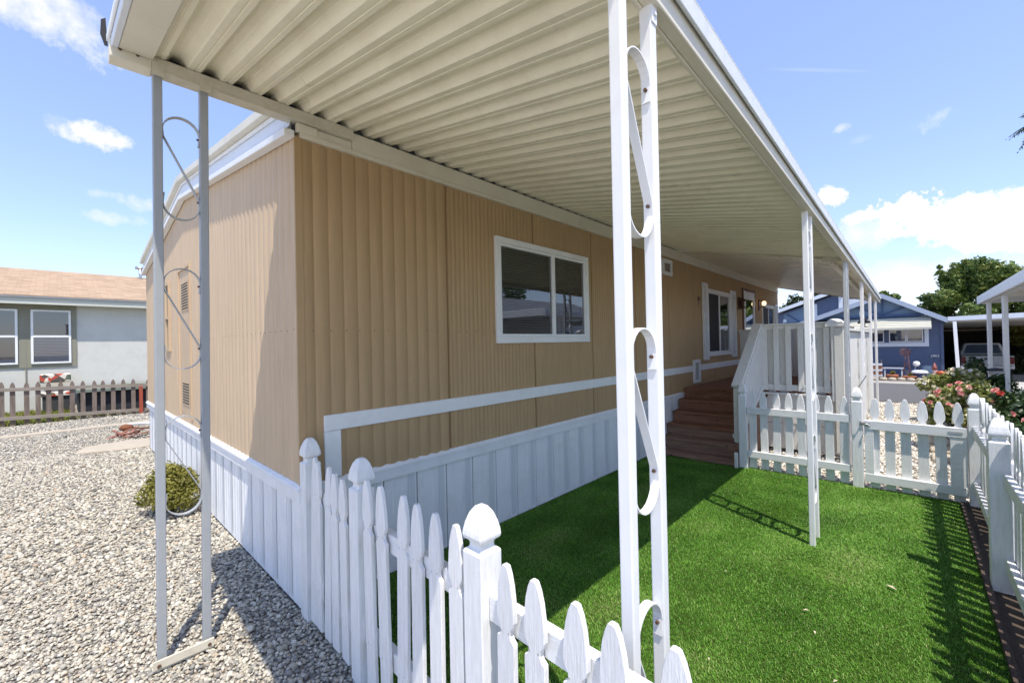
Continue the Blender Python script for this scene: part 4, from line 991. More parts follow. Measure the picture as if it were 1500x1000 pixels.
b = MB(); b.box(-15.999, -15.97, -3.0, -1.78, 1.28, 3.2); b.box(-15.999, -15.97, -1.755, -.725, 1.28, 3.2); b.box(-15.999, -15.965, -1.78, -1.755, .02, 3.2); b.build('window_surround', M['olive'], nh)
for (y0, y1) in ((-2.74, -1.915), (-1.665, -.845)):
    f = MB(); z0, z1 = 1.39, 2.985; t = .05
    f.box(-15.969, -15.93, y0, y1, z0, z0+t); f.box(-15.969, -15.93, y0, y1, z1-t, z1); f.box(-15.969, -15.93, y0, y0+t, z0+t, z1-t); f.box(-15.969, -15.93, y1-t, y1, z0+t, z1-t); f.box(-15.969, -15.925, y0+t, y1-t, 2.17, 2.23)
    w_ = f.build('window', M['white'], nh)
    q = MB(); q.add([(-15.945, y0+t, z0+t), (-15.945, y1-t, z0+t), (-15.945, y1-t, 2.17), (-15.945, y0+t, 2.17)], [(0,1,2,3)]); q.add([(-15.94, y0+t, 2.23), (-15.94, y1-t, 2.23), (-15.94, y1-t, z1-t), (-15.94, y0+t, z1-t)], [(0,1,2,3)]); q.build('pane', M['glass_far'], w_, fix=False)
    q = MB(); z = z0+t+.01
    while z < (2.16 if y0 > -2 else 1.5): q.add([(-15.962, y0+t, z), (-15.962, y1-t, z), (-15.955, y1-t, z+.032), (-15.955, y0+t, z+.032)], [(0,1,2,3)]); z += .045
    q.build('blind', M['blind_white'], w_, fix=False)
    q = MB(); q.add([(-15.966, y0+t, z0+t), (-15.966, y1-t, z0+t), (-15.966, y1-t, z1-t), (-15.966, y0+t, z1-t)], [(0,1,2,3)]); q.build('backing', M['interior'], w_, fix=False)
# things behind the weathered fence
k = NT('floral_cushion'); co = k.coords(); v = k.n('ShaderNodeTexVoronoi'); k.l(co, v.inputs['Vector']); v.inputs['Scale'].default_value = 9
k.base(k.ramp(v.outputs['Color'], [(0, (.45,.08,.05)), (.3, (.10,.09,.08)), (.5, (.65,.60,.52)), (.75, (.12,.14,.10)), (1, (.70,.68,.62))], 'CONSTANT')); k.set(.9, 0, .1)
bn = thing('garden_bench', (-15.4, -1.15, 0), 'bench with red, black and cream floral cushions against the grey wall', 'bench')
b = MB(); b.box(-15.85, -15.70, -1.50, -.86, .82, 1.08); b.build('back_cushion', k.m, bn, bevel=.04, seg=3)
b = MB(); b.box(-15.69, -15.20, -1.48, -.88, .44, .56); b.build('seat_cushion', k.m, bn, bevel=.03, seg=3)
b = MB(); b.box(-15.68, -15.25, -1.44, -.90, .02, .42); b.build('base', paint('dark_wicker', (.05,.05,.05), .7, .3, 30, bump=.4), bn)
pl = thing('raised_deck', (-14.5, .6, 0), 'dark raised deck with a mossy grey top edge behind the weathered fence', 'deck')
b = MB(); b.box(-15.9, -13.6, -.78, 5.5, .60, .68); b.build('top', paint('mossy_board', (.20,.23,.19), .8, .2), pl)
b = MB(); b.box(-15.88, -13.75, -.74, 5.4, -.02, .598); b.build('skirt', paint('black_skirt', (.022,.024,.03), .8, .2), pl)
gm_ = NT('strip_grass'); co = gm_.coords((1,1,1), False); gm_.base(gm_.mixc(gm_.noise(co, 8, 5, .7), (.07,.11,.02), (.20,.23,.06))); gm_.bump(gm_.noise(co, 90, 3), .8, .03); gm_.set(.9, 0, .1)
b = MB(); b.box(-15.98, -12.75, -9, -.8, -.03, .012); tag(b.build('grass_strip', gm_.m), kind='structure')
n = 9000; P = np.stack([RNG.uniform(-15.9, -12.6, n), RNG.uniform(-6, 1.5, n), np.zeros(n)], 1); P = P[(P[:,1] < -.8) | (P[:,0] > -13.4)]; n = len(P)
a = RNG.uniform(0, 6.28, n); hh_ = RNG.uniform(.04, .13, n); sd = np.stack([np.cos(a), np.sin(a), 0*a], 1)*.008
V = np.stack([P-sd, P+sd, P+np.stack([RNG.normal(0, .03, n), RNG.normal(0, .03, n), hh_], 1)], 1).reshape(-1, 3)
tag(np_mesh('rough_grass', V, np.arange(n*3).reshape(-1, 3), M['leaf_shrub'], tone=np.repeat(RNG.uniform(0, .8, n), 3)), 'rough grass along the weathered fence and grey house', 'grass', kind='stuff')

# ------------------------------------------------------------------ right: the neighbour's carport, roses
cpo = thing('white_carport', (6, 10.5, 0), 'white carport roof on twin posts rising into the right edge of the picture', 'carport')
b = MB()
zr_ = lambda x: 2.50 + (x-4.05)*.055
b.hexa([(4.05, 7.55, zr_(4.05)), (8.5, 7.55, zr_(8.5)), (8.5, 13.9, zr_(8.5)), (4.05, 13.9, zr_(4.05))], [(4.05, 7.55, zr_(4.05)+.03), (8.5, 7.55, zr_(8.5)+.03), (8.5, 13.9, zr_(8.5)+.03), (4.05, 13.9, zr_(4.05)+.03)]); b.build('roof_pan', M['pan'], cpo)
b = MB(); b.box(4.0, 4.045, 7.5, 13.95, 2.40, 2.58); b.box(4.046, 8.5, 7.5, 7.545, 2.41, 2.60); b.box(4.046, 8.5, 13.905, 13.95, 2.41, 2.60); b.build('fascia', M['white'], cpo, bevel=.006)
b = MB(); b.box(4.08, 4.15, 7.6, 13.85, 2.395, 2.49); b.build('beam', M['white'], cpo)
for y in (12.95, 10.75, 8.2):
    b = MB(); b.box(4.08, 4.14, y, y+.06, -.05, 2.394); b.box(4.08, 4.14, y+.14, y+.20, -.05, 2.394)
    for z in (.5, 1.1, 1.7): b.strap([(4.11, y+.06+.04-.04*math.cos(t*.5236), z+.25*t/6) for t in range(13)], .03, .004)
    b.build('post', M['post_white'], cpo, bevel=.003)
rh = thing('white_house', (10.5, 12, 0), 'pale neighbouring home behind the white carport, seen in the window reflections', 'house')
b = MB(); b.box(8.6, 14, 6.5, 19, 0, 2.9); b.build('wall', M['white'], rh)
b = MB(); b.prism([(8.4, 2.88), (14.2, 2.88), (11.3, 3.9)], 'y', 6.3, 19.2); b.build('roof', M['shingle_dk'], rh)
b = MB(); b.box(8.56, 8.60, 9.5, 11, 1.1, 2.2); b.box(8.56, 8.60, 14, 15.2, 1.1, 2.2); b.build('window', M['glass_far'], rh)
tree('spreading green tree behind the pale neighbouring home', 17, 17, 0, 7.5, 3.2, 9000, .13, M['leaf_oak'], 22, 'trees behind the houses', seed=3)

# roses
def petal_bloom(r, mat, name='bloom'):
    b = MB()
    for ring, (n_, rr, zz, tilt) in enumerate(((6, 1.0, .0, .35), (5, .72, .22, .75), (4, .42, .36, 1.1))):
        for i in range(n_):
            a = 6.283*(i+ring*.5)/n_ + random.uniform(-.15, .15); ca, sa = math.cos(a), math.sin(a); t_ = tilt
            def q(u, w): 
                x = rr*r*u*math.cos(t_*u*.9); z = r*zz + rr*r*u*math.sin(t_*u*.9); return (x*ca - w*sa, x*sa + w*ca, z)
            wv = rr*r*.62
            b.add([q(0, 0), q(.55, -wv*.8), q(1, -wv*.45), q(1.06, 0), q(1, wv*.45), q(.55, wv*.8)], [(0,1,2,3), (0,3,4,5)], True)
    o = b.build(name, mat, fix=False); me = o.data; bpy.data.objects.remove(o); return me
def petal_mat(name, c): return paint(name, c, .6, .18, 40, spec=.25, bump=0)
PM = {'pink': petal_mat('pink_petal', (.72,.30,.26)), 'coral': petal_mat('coral_petal', (.70,.17,.10)), 'red': petal_mat('red_petal', (.50,.06,.04)), 'pale': petal_mat('pale_petal', (.80,.62,.50)), 'cream': petal_mat('cream_petal', (.78,.74,.52)), 'white': petal_mat('white_petal', (.80,.78,.74))}
BL = {k_: petal_bloom(.034, m_) for k_, m_ in PM.items()}
def rose(label, x, y, H, R, n, cols, nb, leaf='leaf_rose', seed=1, bsz=1.0):
    r = random.Random(seed); t = thing('rose_bush', (x, y, 0), label, 'rose bush', 'rose bushes along the fence')
    C = []; Q = []; st = MB()
    for i in range(22):
        a = r.uniform(0, 6.283); q = r.uniform(0, 1)**.5*R; z = H*r.uniform(.22, .95); z = min(z, H*(1.02-.35*(q/R)**2)); C.append((x+q*math.cos(a), y+q*math.sin(a), z)); Q.append(r.uniform(.09, .17)*min(1, H))
        if i % 2 == 0: st.tube([(x+.05*math.cos(a), y+.05*math.sin(a), -.02), (x+q*.6*math.cos(a), y+q*.6*math.sin(a), z*.6), C[-1]], [.012, .009, .004], 5)
    st.build('stem', M['stem'], t)
    leaf_cloud('foliage', C, Q, n, .028, M[leaf], t, shell=.3, aspect=.6)
    for i in range(nb):
        j = r.randrange(len(C)); c = C[j]; d = Vector((r.gauss(0, 1)-.35, r.gauss(0, 1)-.8, abs(r.gauss(0, .8))+.35)).normalized()
        o = bpy.data.objects.new('bloom', BL[r.choice(cols)]); COL.objects.link(o); o.parent = t
        o.location = Vector(c) + d*Q[j]*1.08 - WL[t.name]; o.rotation_euler = d.to_track_quat('Z', 'Y').to_euler(); s_ = bsz*r.uniform(.7, 1.25); o.scale = (s_, s_, s_)
    return t
rose('tall rose bush with cream and pale yellow blooms nearest the road', 3.39, 10.6, 1.12, .38, 6500, ['cream', 'cream', 'white', 'pale'], 95, 'leaf_lime', 1, 1.0)
rose('rose bush of pink and peach blooms just behind the gate corner', 3.40, 7.9, 1.0, .32, 4600, ['pink', 'pale', 'pale', 'pink', 'cream', 'cream'], 70, 'leaf_lime', 2, 1.0)
rose('dark leafy rose bush with few blooms between road and carport', 3.78, 11.2, 1.2, .45, 4200, ['white', 'pink'], 10, 'leaf_rose', 3)
rose('rose bush with coral and red blooms behind the right fence', 3.92, 6.6, 1.02, .50, 5200, ['coral', 'red', 'coral', 'pink'], 26, 'leaf_rose', 4, 1.15)
rose('rose bush with red and white blooms under the carport posts', 4.35, 8.1, 1.08, .55, 5200, ['red', 'coral', 'white', 'pink'], 24, 'leaf_rose', 5, 1.1)
rose('rose bush with pale pink blooms next to the second fence post', 3.85, 5.3, .92, .45, 4600, ['pale', 'pink', 'white', 'coral'], 22, 'leaf_rose', 6, 1.15)
rose('rose bush with scattered white blooms at the right picture edge', 4.35, 5.9, .95, .55, 5200, ['white', 'pale', 'coral', 'white'], 22, 'leaf_rose', 7, 1.1)
rose('low rose bush with white blooms along the near right fence', 3.75, 4.2, .70, .38, 3600, ['white', 'pale', 'pink'], 12, 'leaf_rose', 8)
b = MB(); b.lathe([(.07, 0), (.085, .14), (.095, .145), (.095, .17), (.08, .17)], (3.33, 6.9, 0), 14)
pt = thing('flower_pot', (3.33, 6.9, 0), 'terracotta pot with a small plant between gate and roses', 'pot'); b = MB(); b.lathe([(.09, 0), (.115, .20), (.125, .205), (.125, .24), (.105, .24)], (3.33, 6.9, 0), 16); b.build('pot', M['terra'], pt)
leaf_cloud('plant', [(3.33, 6.9, .34), (3.30, 6.87, .42)], [.11, .08], 500, .026, M['leaf_rose'], pt, shell=.3)
for i, y in enumerate((6.9, 7.5, 8.1, 8.7, 9.3, 9.9)):
    b = MB(); b.box(3.02, 3.24, y, y+.42, -.02, .045); tag(b.build('stepping_stone', M['concrete'], origin=(3.13, y, 0), bevel=.01), 'square concrete stepping stone in the row leading to the gate', 'stepping stone', 'stepping stones')
# solar path lights by the carport
def path_light(x, y, h, label, wide=.09):
    t = thing('path_light', (x, y, 0), label, 'path light'); b = MB(); b.tube([(x, y, -.03), (x, y, h-.18)], .012, 6); b.build('stake', M['black'], t)
    b = MB(); b.lathe([(wide*.45, 0), (wide*.8, .12), (wide*.5, .13)], (x, y, h-.18), 10); b.build('lens', M['white'], t)
    b = MB(); b.lathe([(wide*1.1, 0), (wide*.9, .02), (.015, .05)], (x, y, h-.045), 12); b.build('cap', M['black'], t)
path_light(4.05, 11.6, 1.02, 'white lantern-shaped path light with dark cap among the roses', .16)
path_light(4.20, 21.4, .62, 'tulip-shaped pale path light beside the leaning carport post')
# ------------------------------------------------------------------ across the road: two blue homes, carport, truck, garden things
bh = thing('blue_house', (2, 26, 0), 'blue home with striped window awning and gable facing the road', 'house')
Y = 23.0
gab = [(-.9, -.4), (3.76, -.4), (3.78, 2.27), (1.97, 3.36), (-.9, 2.30)]
b = MB(); b.prism(gab, 'y', Y, Y+14); b.build('wall', M['bluewall'], bh)
b = MB(); b.prism([(-.6, 2.50), (3.27, 2.50), (3.27, 2.56), (1.97, 3.32), (-.6, 2.42)], 'y', Y-.02, Y-.001); b.build('gable_panel', M['bluelight'], bh)
b = MB()
for a, c in (((1.97, 3.36), (3.85, 2.26)), ((1.97, 3.36), (-1.0, 2.28))):
    d = Vector((c[0]-a[0], c[1]-a[1])); b.hexa([(a[0], Y-.35, a[1]-.02), (c[0], Y-.35, c[1]-.02), (c[0], Y+14.2, c[1]-.02), (a[0], Y+14.2, a[1]-.02)], [(a[0], Y-.35, a[1]+.10), (c[0], Y-.35, c[1]+.10), (c[0], Y+14.2, c[1]+.10), (a[0], Y+14.2, a[1]+.10)])
b.build('roof', M['shingle_dk'], bh, fix=False)
b = MB()
for a, c in (((1.97, 3.36), (3.88, 2.24)), ((1.97, 3.36), (-1.0, 2.28))):
    b.hexa([(a[0], Y-.40, a[1]-.07), (c[0], Y-.40, c[1]-.07), (c[0], Y-.355, c[1]-.07), (a[0], Y-.355, a[1]-.07)], [(a[0], Y-.40, a[1]+.13), (c[0], Y-.40, c[1]+.13), (c[0], Y-.355, c[1]+.13), (a[0], Y-.355, a[1]+.13)])
b.build('rake_board', paint('grey_blue_fascia', (.38,.44,.54), .6, .06), bh, fix=False)
b = MB(); yb = Y-.06
b.bar((1.97, yb, 2.55), (1.97, yb, 3.30), .06, .05, (0,1,0)); b.bar((-.3, yb, 2.54), (3.25, yb, 2.54), .05, .09); b.bar((1.99, yb+.01, 2.62), (2.75, yb+.01, 2.92), .05, .07); b.bar((1.95, yb+.01, 2.62), (1.15, yb+.01, 2.95), .05, .07)
b.build('gable_bracing', M['bluedark'], bh)
b = MB(); b.box(3.15, 3.30, Y-.05, Y-.022, 2.48, 2.72); b.box(1.20, 1.34, Y-.05, Y-.022, 2.48, 2.80); b.build('trim_board', M['palewhite'], bh)
b = MB(); b.box(3.69, 3.78, Y-.03, Y-.001, -.3, 2.2); b.build('corner_trim', M['bluewall'], bh)
# window band with pale trim, awning
f = MB(); f.box(1.05, 3.36, Y-.06, Y-.001, 1.25, 1.41); f.box(3.235, 3.36, Y-.06, Y-.001, 1.41, 2.0); wn_ = f.build('window', M['palewhite'], bh)
f = MB()
for a, c in ((1.38, 2.0), (2.16, 2.69), (2.70, 3.20)): f.box(a, c, Y-.045, Y-.020, 1.43, 1.47); f.box(a, c, Y-.045, Y-.020, 1.92, 1.96); f.box(a, a+.03, Y-.045, Y-.020, 1.47, 1.92); f.box(c-.03, c, Y-.045, Y-.020, 1.47, 1.92)
f.build('sash', M['blind_white'], wn_)
f = MB()
for a, c in ((1.41, 1.97), (2.19, 2.66), (2.73, 3.17)): f.add([(a, Y-.03, 1.47), (c, Y-.03, 1.47), (c, Y-.03, 1.92), (a, Y-.03, 1.92)], [(0,1,2,3)])
f.build('pane', M['glass_far'], wn_, fix=False)
f = MB(); f.box(2.88, 3.08, Y-.022, Y-.012, 1.49, 1.66); f.build('curtain', paint('yellow_curtain', (.45,.38,.15), .8, .3, 20), wn_)
b = MB(); n_ = 6
P0 = [(Y-.02, 2.47), (Y-.75, 2.02)]
for i in range(n_):
    t0, t1 = i/n_, (i+1)/n_; ya, za = P0[0][0]+(P0[1][0]-P0[0][0])*t0, P0[0][1]+(P0[1][1]-P0[0][1])*t0; yc, zc_ = P0[0][0]+(P0[1][0]-P0[0][0])*t1, P0[0][1]+(P0[1][1]-P0[0][1])*t1
    b.hexa([(.9, ya, za-.03), (3.43, ya, za-.03), (3.43, yc, zc_-.02), (.9, yc, zc_-.02)], [(.9, ya, za-.02), (3.43, ya, za-.02), (3.43, yc, zc_+.022), (.9, yc, zc_+.022)])
b.box(.9, 3.43, Y-.77, Y-.752, 1.95, 2.03)
b.build('awning', paint('cream_awning', (.60,.585,.49), .5, .05), bh)
b = MB(); b.box(3.12, 3.42, Y-.03, Y-.001, .02, .46); b.build('access_door', M['bluelight'], bh)
b = MB(); b.box(-.9, 3.69, Y-.025, Y-.001, .46, .50); b.build('belt_trim', M['bluewall'], bh)
b = MB(); b.box(3.385, 3.665, Y-.045, Y-.030, .80, .92); npl = b.build('number_plate', M['bluewall'], bh)
fc = bpy.data.curves.new('digits', 'FONT'); fc.body = '2901'; fc.size = .135; fc.extrude = .004; fc.align_x = 'CENTER'; fc.align_y = 'CENTER'
fo = bpy.data.objects.new('digits_tmp', fc); COL.objects.link(fo)
fo.matrix_world = Matrix.Translation((3.525, Y-.05, .86)) @ Matrix.Rotation(math.pi/2, 4, 'X')
bpy.context.view_layer.update(); dg = bpy.context.evaluated_depsgraph_get(); mt = bpy.data.meshes.new_from_object(fo.evaluated_get(dg)); mt.transform(fo.matrix_world); mt.transform(Matrix.Translation(-WL[npl.name]))
bpy.data.objects.remove(fo); mt.materials.clear(); mt.materials.append(M['white']); mt.name = 'digits'; do = bpy.data.objects.new('digits', mt); COL.objects.link(do); do.parent = npl; WL[do.name] = WL[npl.name]
# second blue home further left
b2 = thing('blue_house', (-.8, 30, 0), 'dark blue home with pale corner trims half hidden by the porch canopy', 'house')
Y2 = 26.0
b = MB(); b.prism([(-2.45, -.4), (.34, -.4), (.34, 3.95), (-2.45, 3.0)], 'y', Y2, Y2+10); b.build('wall', M['bluewall'], b2)
b = MB(); b.prism([(-2.2, 2.3), (-1.15, 2.3), (-1.15, 3.35), (-2.2, 3.0)], 'y', Y2-.02, Y2-.001); b.build('gable_panel', M['bluelight'], b2)
b = MB(); b.bar((-2.05, Y2-.04, 3.0), (-1.45, Y2-.04, 2.55), .04, .06); b.bar((-2.2, Y2-.05, 2.5), (-1.2, Y2-.05, 2.5), .04, .1); b.build('gable_bracing', M['bluedark'], b2)
b = MB(); b.box(-2.22, -2.07, Y2-.06, Y2-.021, -.3, 2.72); b.box(-.86, -.70, Y2-.06, Y2-.001, -.3, 3.45); b.box(.20, .36, Y2-.06, Y2-.001, -.3, 3.9); b.build('trim_board', M['palewhite'], b2)
b = MB(); b.hexa([(-2.65, Y2-.45, 2.98), (.5, Y2-.45, 4.05), (.5, Y2-.4, 4.05), (-2.65, Y2-.4, 2.98)], [(-2.65, Y2-.45, 3.16), (.5, Y2-.45, 4.24), (.5, Y2-.4, 4.24), (-2.65, Y2-.4, 3.16)]); b.build('rake_board', M['palewhite'], b2)
b = MB(); b.hexa([(-2.65, Y2-.399, 3.04), (.5, Y2-.399, 4.11), (.5, Y2+10, 4.11), (-2.65, Y2+10, 3.04)], [(-2.65, Y2-.399, 3.12), (.5, Y2-.399, 4.19), (.5, Y2+10, 4.19), (-2.65, Y2+10, 3.12)]); b.build('roof', M['shingle_dk'], b2)
b = MB(); b.box(.345, 1.3, Y2+.4, Y2+8, -.4, 3.6); b.build('side_wing', M['palewhite'], b2)
# blue house carport
bc = thing('blue_carport', (6, 27, 0), 'flat carport roof with pale fascia and leaning post beside the blue home', 'carport')
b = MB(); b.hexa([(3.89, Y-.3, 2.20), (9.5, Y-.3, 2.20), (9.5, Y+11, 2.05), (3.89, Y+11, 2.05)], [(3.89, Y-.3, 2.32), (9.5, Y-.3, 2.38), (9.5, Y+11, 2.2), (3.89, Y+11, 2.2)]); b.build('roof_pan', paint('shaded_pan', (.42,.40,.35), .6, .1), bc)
b = MB(); b.hexa([(3.89, Y-.36, 2.24), (9.5, Y-.36, 2.30), (9.5, Y-.305, 2.30), (3.89, Y-.305, 2.24)], [(3.89, Y-.36, 2.40), (9.5, Y-.36, 2.52), (9.5, Y-.305, 2.52), (3.89, Y-.305, 2.40)]); b.build('fascia', M['palewhite'], bc)
b = MB(); b.hexa([(4.07, Y-1.0, -.1), (4.17, Y-1.0, -.1), (4.17, Y-.9, -.1), (4.07, Y-.9, -.1)], [(4.0, Y-.85, 2.2), (4.1, Y-.85, 2.2), (4.1, Y-.75, 2.2), (4.0, Y-.75, 2.2)]); b.build('post', M['post_white'], bc)
b = MB(); b.box(6.72, 6.80, Y+4, Y+4.08, -.4, 2.1); b.box(7.6, 7.68, Y-.2, Y-.12, -.4, 2.2); b.build('post', M['post_white'], bc)
sd = thing('dark_backdrop', (6.5, 34, 0), 'dark backdrop wall added for the shaded void at the back of the carport', 'backdrop')
b = MB(); b.box(3.8, 9.5, 33.5, 36, -.4, 1.9); b.build('wall', paint('backdrop_dark', (.035,.028,.022), .9, .3, 4), sd)  # dark wall added to stand in for the deep shade under the carport
b = MB(); b.hexa([(3.7, 33.2, 1.9), (9.6, 33.2, 1.9), (9.6, 36.2, 2.3), (3.7, 36.2, 2.3)], [(3.7, 33.2, 2.0), (9.6, 33.2, 2.0), (9.6, 36.2, 2.4), (3.7, 36.2, 2.4)]); b.build('roof', paint('pale_backdrop_roof', (.35,.28,.21), .9, .2, 6), sd)
# pickup truck, seen from behind
TX0, TX1, TY, TZ = 4.56, 6.24, 28.6, -.35
tk = thing('pickup_truck', ((TX0+TX1)/2, TY+2, TZ), 'white pickup truck parked tail-out under the carport', 'pickup truck')
tw = paint('truck_white', (.66,.68,.70), .25, .04, 2, spec=.6); td = paint('dark_tyre', (.02,.02,.02), .8, .2)
cx = (TX0+TX1)/2
def T(x, y, z): return (x, TY+y, TZ+z)
b = MB(); b.prism([(TY, TZ+.50), (TY, TZ+1.04), (TY+1.75, TZ+1.06), (TY+4.5, TZ+1.02), (TY+4.6, TZ+.5), (TY+3.9, TZ+.45), (TY+3.75, TZ+.75), (TY+3.2, TZ+.75), (TY+3.05, TZ+.45), (TY+1.35, TZ+.45), (TY+1.2, TZ+.75), (TY+.65, TZ+.75), (TY+.5, TZ+.45)], 'x', TX0, TX1)
b.build('body', tw, tk, bevel=.05, seg=3)
b = MB(); b.hexa([T(TX0+.06, 1.65, 1.05), T(TX1-.06, 1.65, 1.05), T(TX1-.06, 3.3, 1.05), T(TX0+.06, 3.3, 1.05)], [T(TX0+.24, 1.82, 1.60), T(TX1-.24, 1.82, 1.60), T(TX1-.24, 2.75, 1.60), T(TX0+.24, 2.75, 1.60)]); cb = b.build('cab', tw, tk, bevel=.06, seg=3)
b = MB(); b.hexa([T(TX0+.20, 1.655, 1.10), T(TX1-.20, 1.655, 1.10), T(TX1-.20, 1.70, 1.10), T(TX0+.20, 1.70, 1.10)], [T(TX0+.32, 1.79, 1.53), T(TX1-.32, 1.79, 1.53), T(TX1-.32, 1.83, 1.53), T(TX0+.32, 1.83, 1.53)]); b.build('rear_window', M['glass_far'], cb)
b = MB(); b.box(TX0+.20, TX1-.20, TY-.012, TY-.001, TZ+.60, TZ+1.02); tg = b.build('tailgate', tw, tk, bevel=.008)
b = MB(); b.box(cx-.09, cx+.09, TY-.022, TY-.013, TZ+.86, TZ+.93); b.build('tailgate_handle', M['black'], tg)
b = MB(); b.box(TX0+.03, TX1-.03, TY+.02, TY+.10, TZ+1.0405, TZ+1.065); b.build('bed_rail', M['black'], tk)
for x in (TX0, TX1-.17):
    b = MB(); b.box(x+.005, x+.165, TY-.02, TY+.06, TZ+.66, TZ+.98); b.build('tail_light', paint('tail_light_red', (.25,.03,.02), .3, .1), tk, bevel=.01)
b = MB(); b.box(TX0+.02, TX1-.02, TY-.16, TY-.03, TZ+.42, TZ+.58); b.build('bumper', paint('chrome_bumper', (.62,.63,.64), .25, .05, metal=.5), tk, bevel=.02)
b = MB(); b.box(cx-.16, cx+.16, TY-.170, TY-.161, TZ+.46, TZ+.55); b.build('licence_plate', M['white'], tk)
for x in (TX0+.02, TX1-.22):
    for y in (.93, 3.48):
        b = MB(); b.tube([T(x, y, .33), T(x+.2, y, .33)], .33, 20); wh = b.build('wheel', td, tk)
        b = MB(); b.tube([T(x-.006, y, .33), T(x+.206, y, .33)], .18, 14); b.build('rim', M['steel'], wh)
b = MB(); b.prism([(TX0-.16, TZ+1.12), (TX0-.02, TZ+1.12), (TX0-.02, TZ+1.32), (TX0-.16, TZ+1.30)], 'y', TY+2.8, TY+2.9); b.prism([(TX1+.02, TZ+1.12), (TX1+.16, TZ+1.12), (TX1+.16, TZ+1.30), (TX1+.02, TZ+1.32)], 'y', TY+2.8, TY+2.9); b.build('side_mirror', M['black'], tk)

# garden things in front of the blue house
for i in range(11):
    x = 1.5 + i*.26; b = MB(); b.lathe([(.11, 0), (.135, .05), (.11, .11), (.03, .13)], (x, 20.95+random.uniform(-.05, .05), -.03), 9)
    tag(b.build('border_stone', M['concrete'], origin=(x, 20.95, 0)), 'rounded tan stone in the border row along the blue house garden', 'stone', 'border stones')
bed = MB(); bed.box(.8, 3.75, 21.0, 22.98, -.06, .01); tag(bed.build('garden_bed', paint('bed_soil', (.10,.075,.05), .95, .3, 8)), kind='structure')
wm = thing('garden_windmill', (2.70, 21.5, 0), 'rusty garden windmill on a lattice tower in front of the blue house', 'windmill')
b = MB()
for sx in (-1, 1):
    for sy in (-1, 1): b.tube([(2.70+sx*.13, 21.5+sy*.13, .0), (2.70+sx*.03, 21.5+sy*.03, .98)], .010, 5)
for z0, z1 in ((.1, .4), (.4, .7)):
    w0 = .13-.10*z0; w1 = .13-.10*z1
    b.tube([(2.70-w0, 21.5-w0, z0), (2.70+w1, 21.5-w1, z1)], .006, 4); b.tube([(2.70+w0, 21.5-w0, z0), (2.70-w1, 21.5-w1, z1)], .006, 4)
b.build('tower', M['rust'], wm)
b = MB()
for i in range(12):
    a = 6.283*i/12; c, s_ = math.cos(a), math.sin(a); p = lambda r, t, y: (2.66+r*math.cos(a+t), 21.36+y, 1.06+r*math.sin(a+t))
    b.add([p(.03, -.1, 0), p(.16, -.13, .02), p(.16, .10, -.02), p(.03, .1, 0)], [(0,1,2,3)])
    b.add([p(.03, -.1, .006), p(.16, -.13, .026), p(.16, .10, -.014), p(.03, .1, .006)], [(3,2,1,0)])
b.build('fan', M['rust'], wm, fix=False)
b = MB(); b.tube([(2.66, 21.36, 1.06), (2.80, 21.75, 1.06)], .012, 6); b.prism([(21.68, 1.0), (21.9, .95), (21.9, 1.18), (21.68, 1.12)], 'x', 2.80, 2.806); b.build('tail', M['rust'], wm)
def pot(name, x, y, r, h, mat, label, plant=None, bowl=False):
    t = thing(name, (x, y, 0), label, 'pot'); b = MB(); b.lathe([(r*.75, 0), (r, h*.8), (r*1.08, h*.82), (r*1.08, h), (r*.9, h)] if not bowl else [(r*.7, 0), (r*1.05, h*.4), (r*.98, h*.85), (r*1.02, h), (r*.8, h)], (x, y, -.02), 16); b.build('pot', mat, t)
    if plant: leaf_cloud('plant', [(x, y, h+plant*.5), (x+.05, y, h+plant*.8)], [plant*.55, plant*.35], 260, .035, M['leaf_shrub'], t, shell=.2)
    return t
pot('clay_pot', 2.27, 21.35, .19, .20, M['terra'], 'wide terracotta bowl left of the rusty windmill', .10, True)
pot('clay_pot', 2.76, 21.2, .20, .17, M['terra'], 'square-looking terracotta planter at the foot of the windmill', .07)
b = MB(); b.lathe([(.20, 0), (.23, .05), (.23, .22), (.2, .26)], (3.05, 21.45, -.02), 16); b2_ = MB(); b2_.lathe([(.245, 0), (.25, .05), (.2, .11), (.05, .13)], (3.05, 21.45, .245), 16); b3 = MB(); b3.tube([(3.05, 21.45, .37), (3.05, 21.45, .46)], .025, 8)
t = thing('blue_urn', (3.05, 21.45, 0), 'squat dark blue pot with a white lid and knob', 'pot'); b.build('pot', paint('blue_glaze', (.03,.045,.11), .3, .2), t); b2_.build('lid', M['palewhite'], t); b3.build('knob', M['black'], t)
t = thing('garden_ornament', (2.93, 21.7, 0), 'white round-headed garden ornament on a dark stem behind the blue pot', 'ornament'); b = MB(); b.tube([(2.93, 21.7, -.02), (2.90, 21.7, .3), (2.95, 21.7, .52)], .02, 6); b.build('stem', M['steel'], t); b = MB(); b.lathe([(.02, -.1), (.09, -.06), (.11, 0), (.08, .08), (.02, .1)], (2.97, 21.68, .60), 12); b.build('head', M['white'], t)
t = thing('garden_gnome', (3.46, 21.4, 0), 'small pale and red garden figure with a pointed hat near the house corner', 'figurine'); b = MB(); b.lathe([(.10, 0), (.12, .12), (.09, .26), (.06, .32), (.075, .38), (.05, .44)], (3.46, 21.4, -.02), 12); b.build('figure', paint('faded_pink', (.60,.42,.38), .7, .3, 20), t); b = MB(); b.lathe([(.08, .42), (.06, .52), (.01, .68)], (3.46, 21.4, -.02), 10); b.build('hat', paint('faded_red', (.30,.10,.08), .7, .3, 20), t)
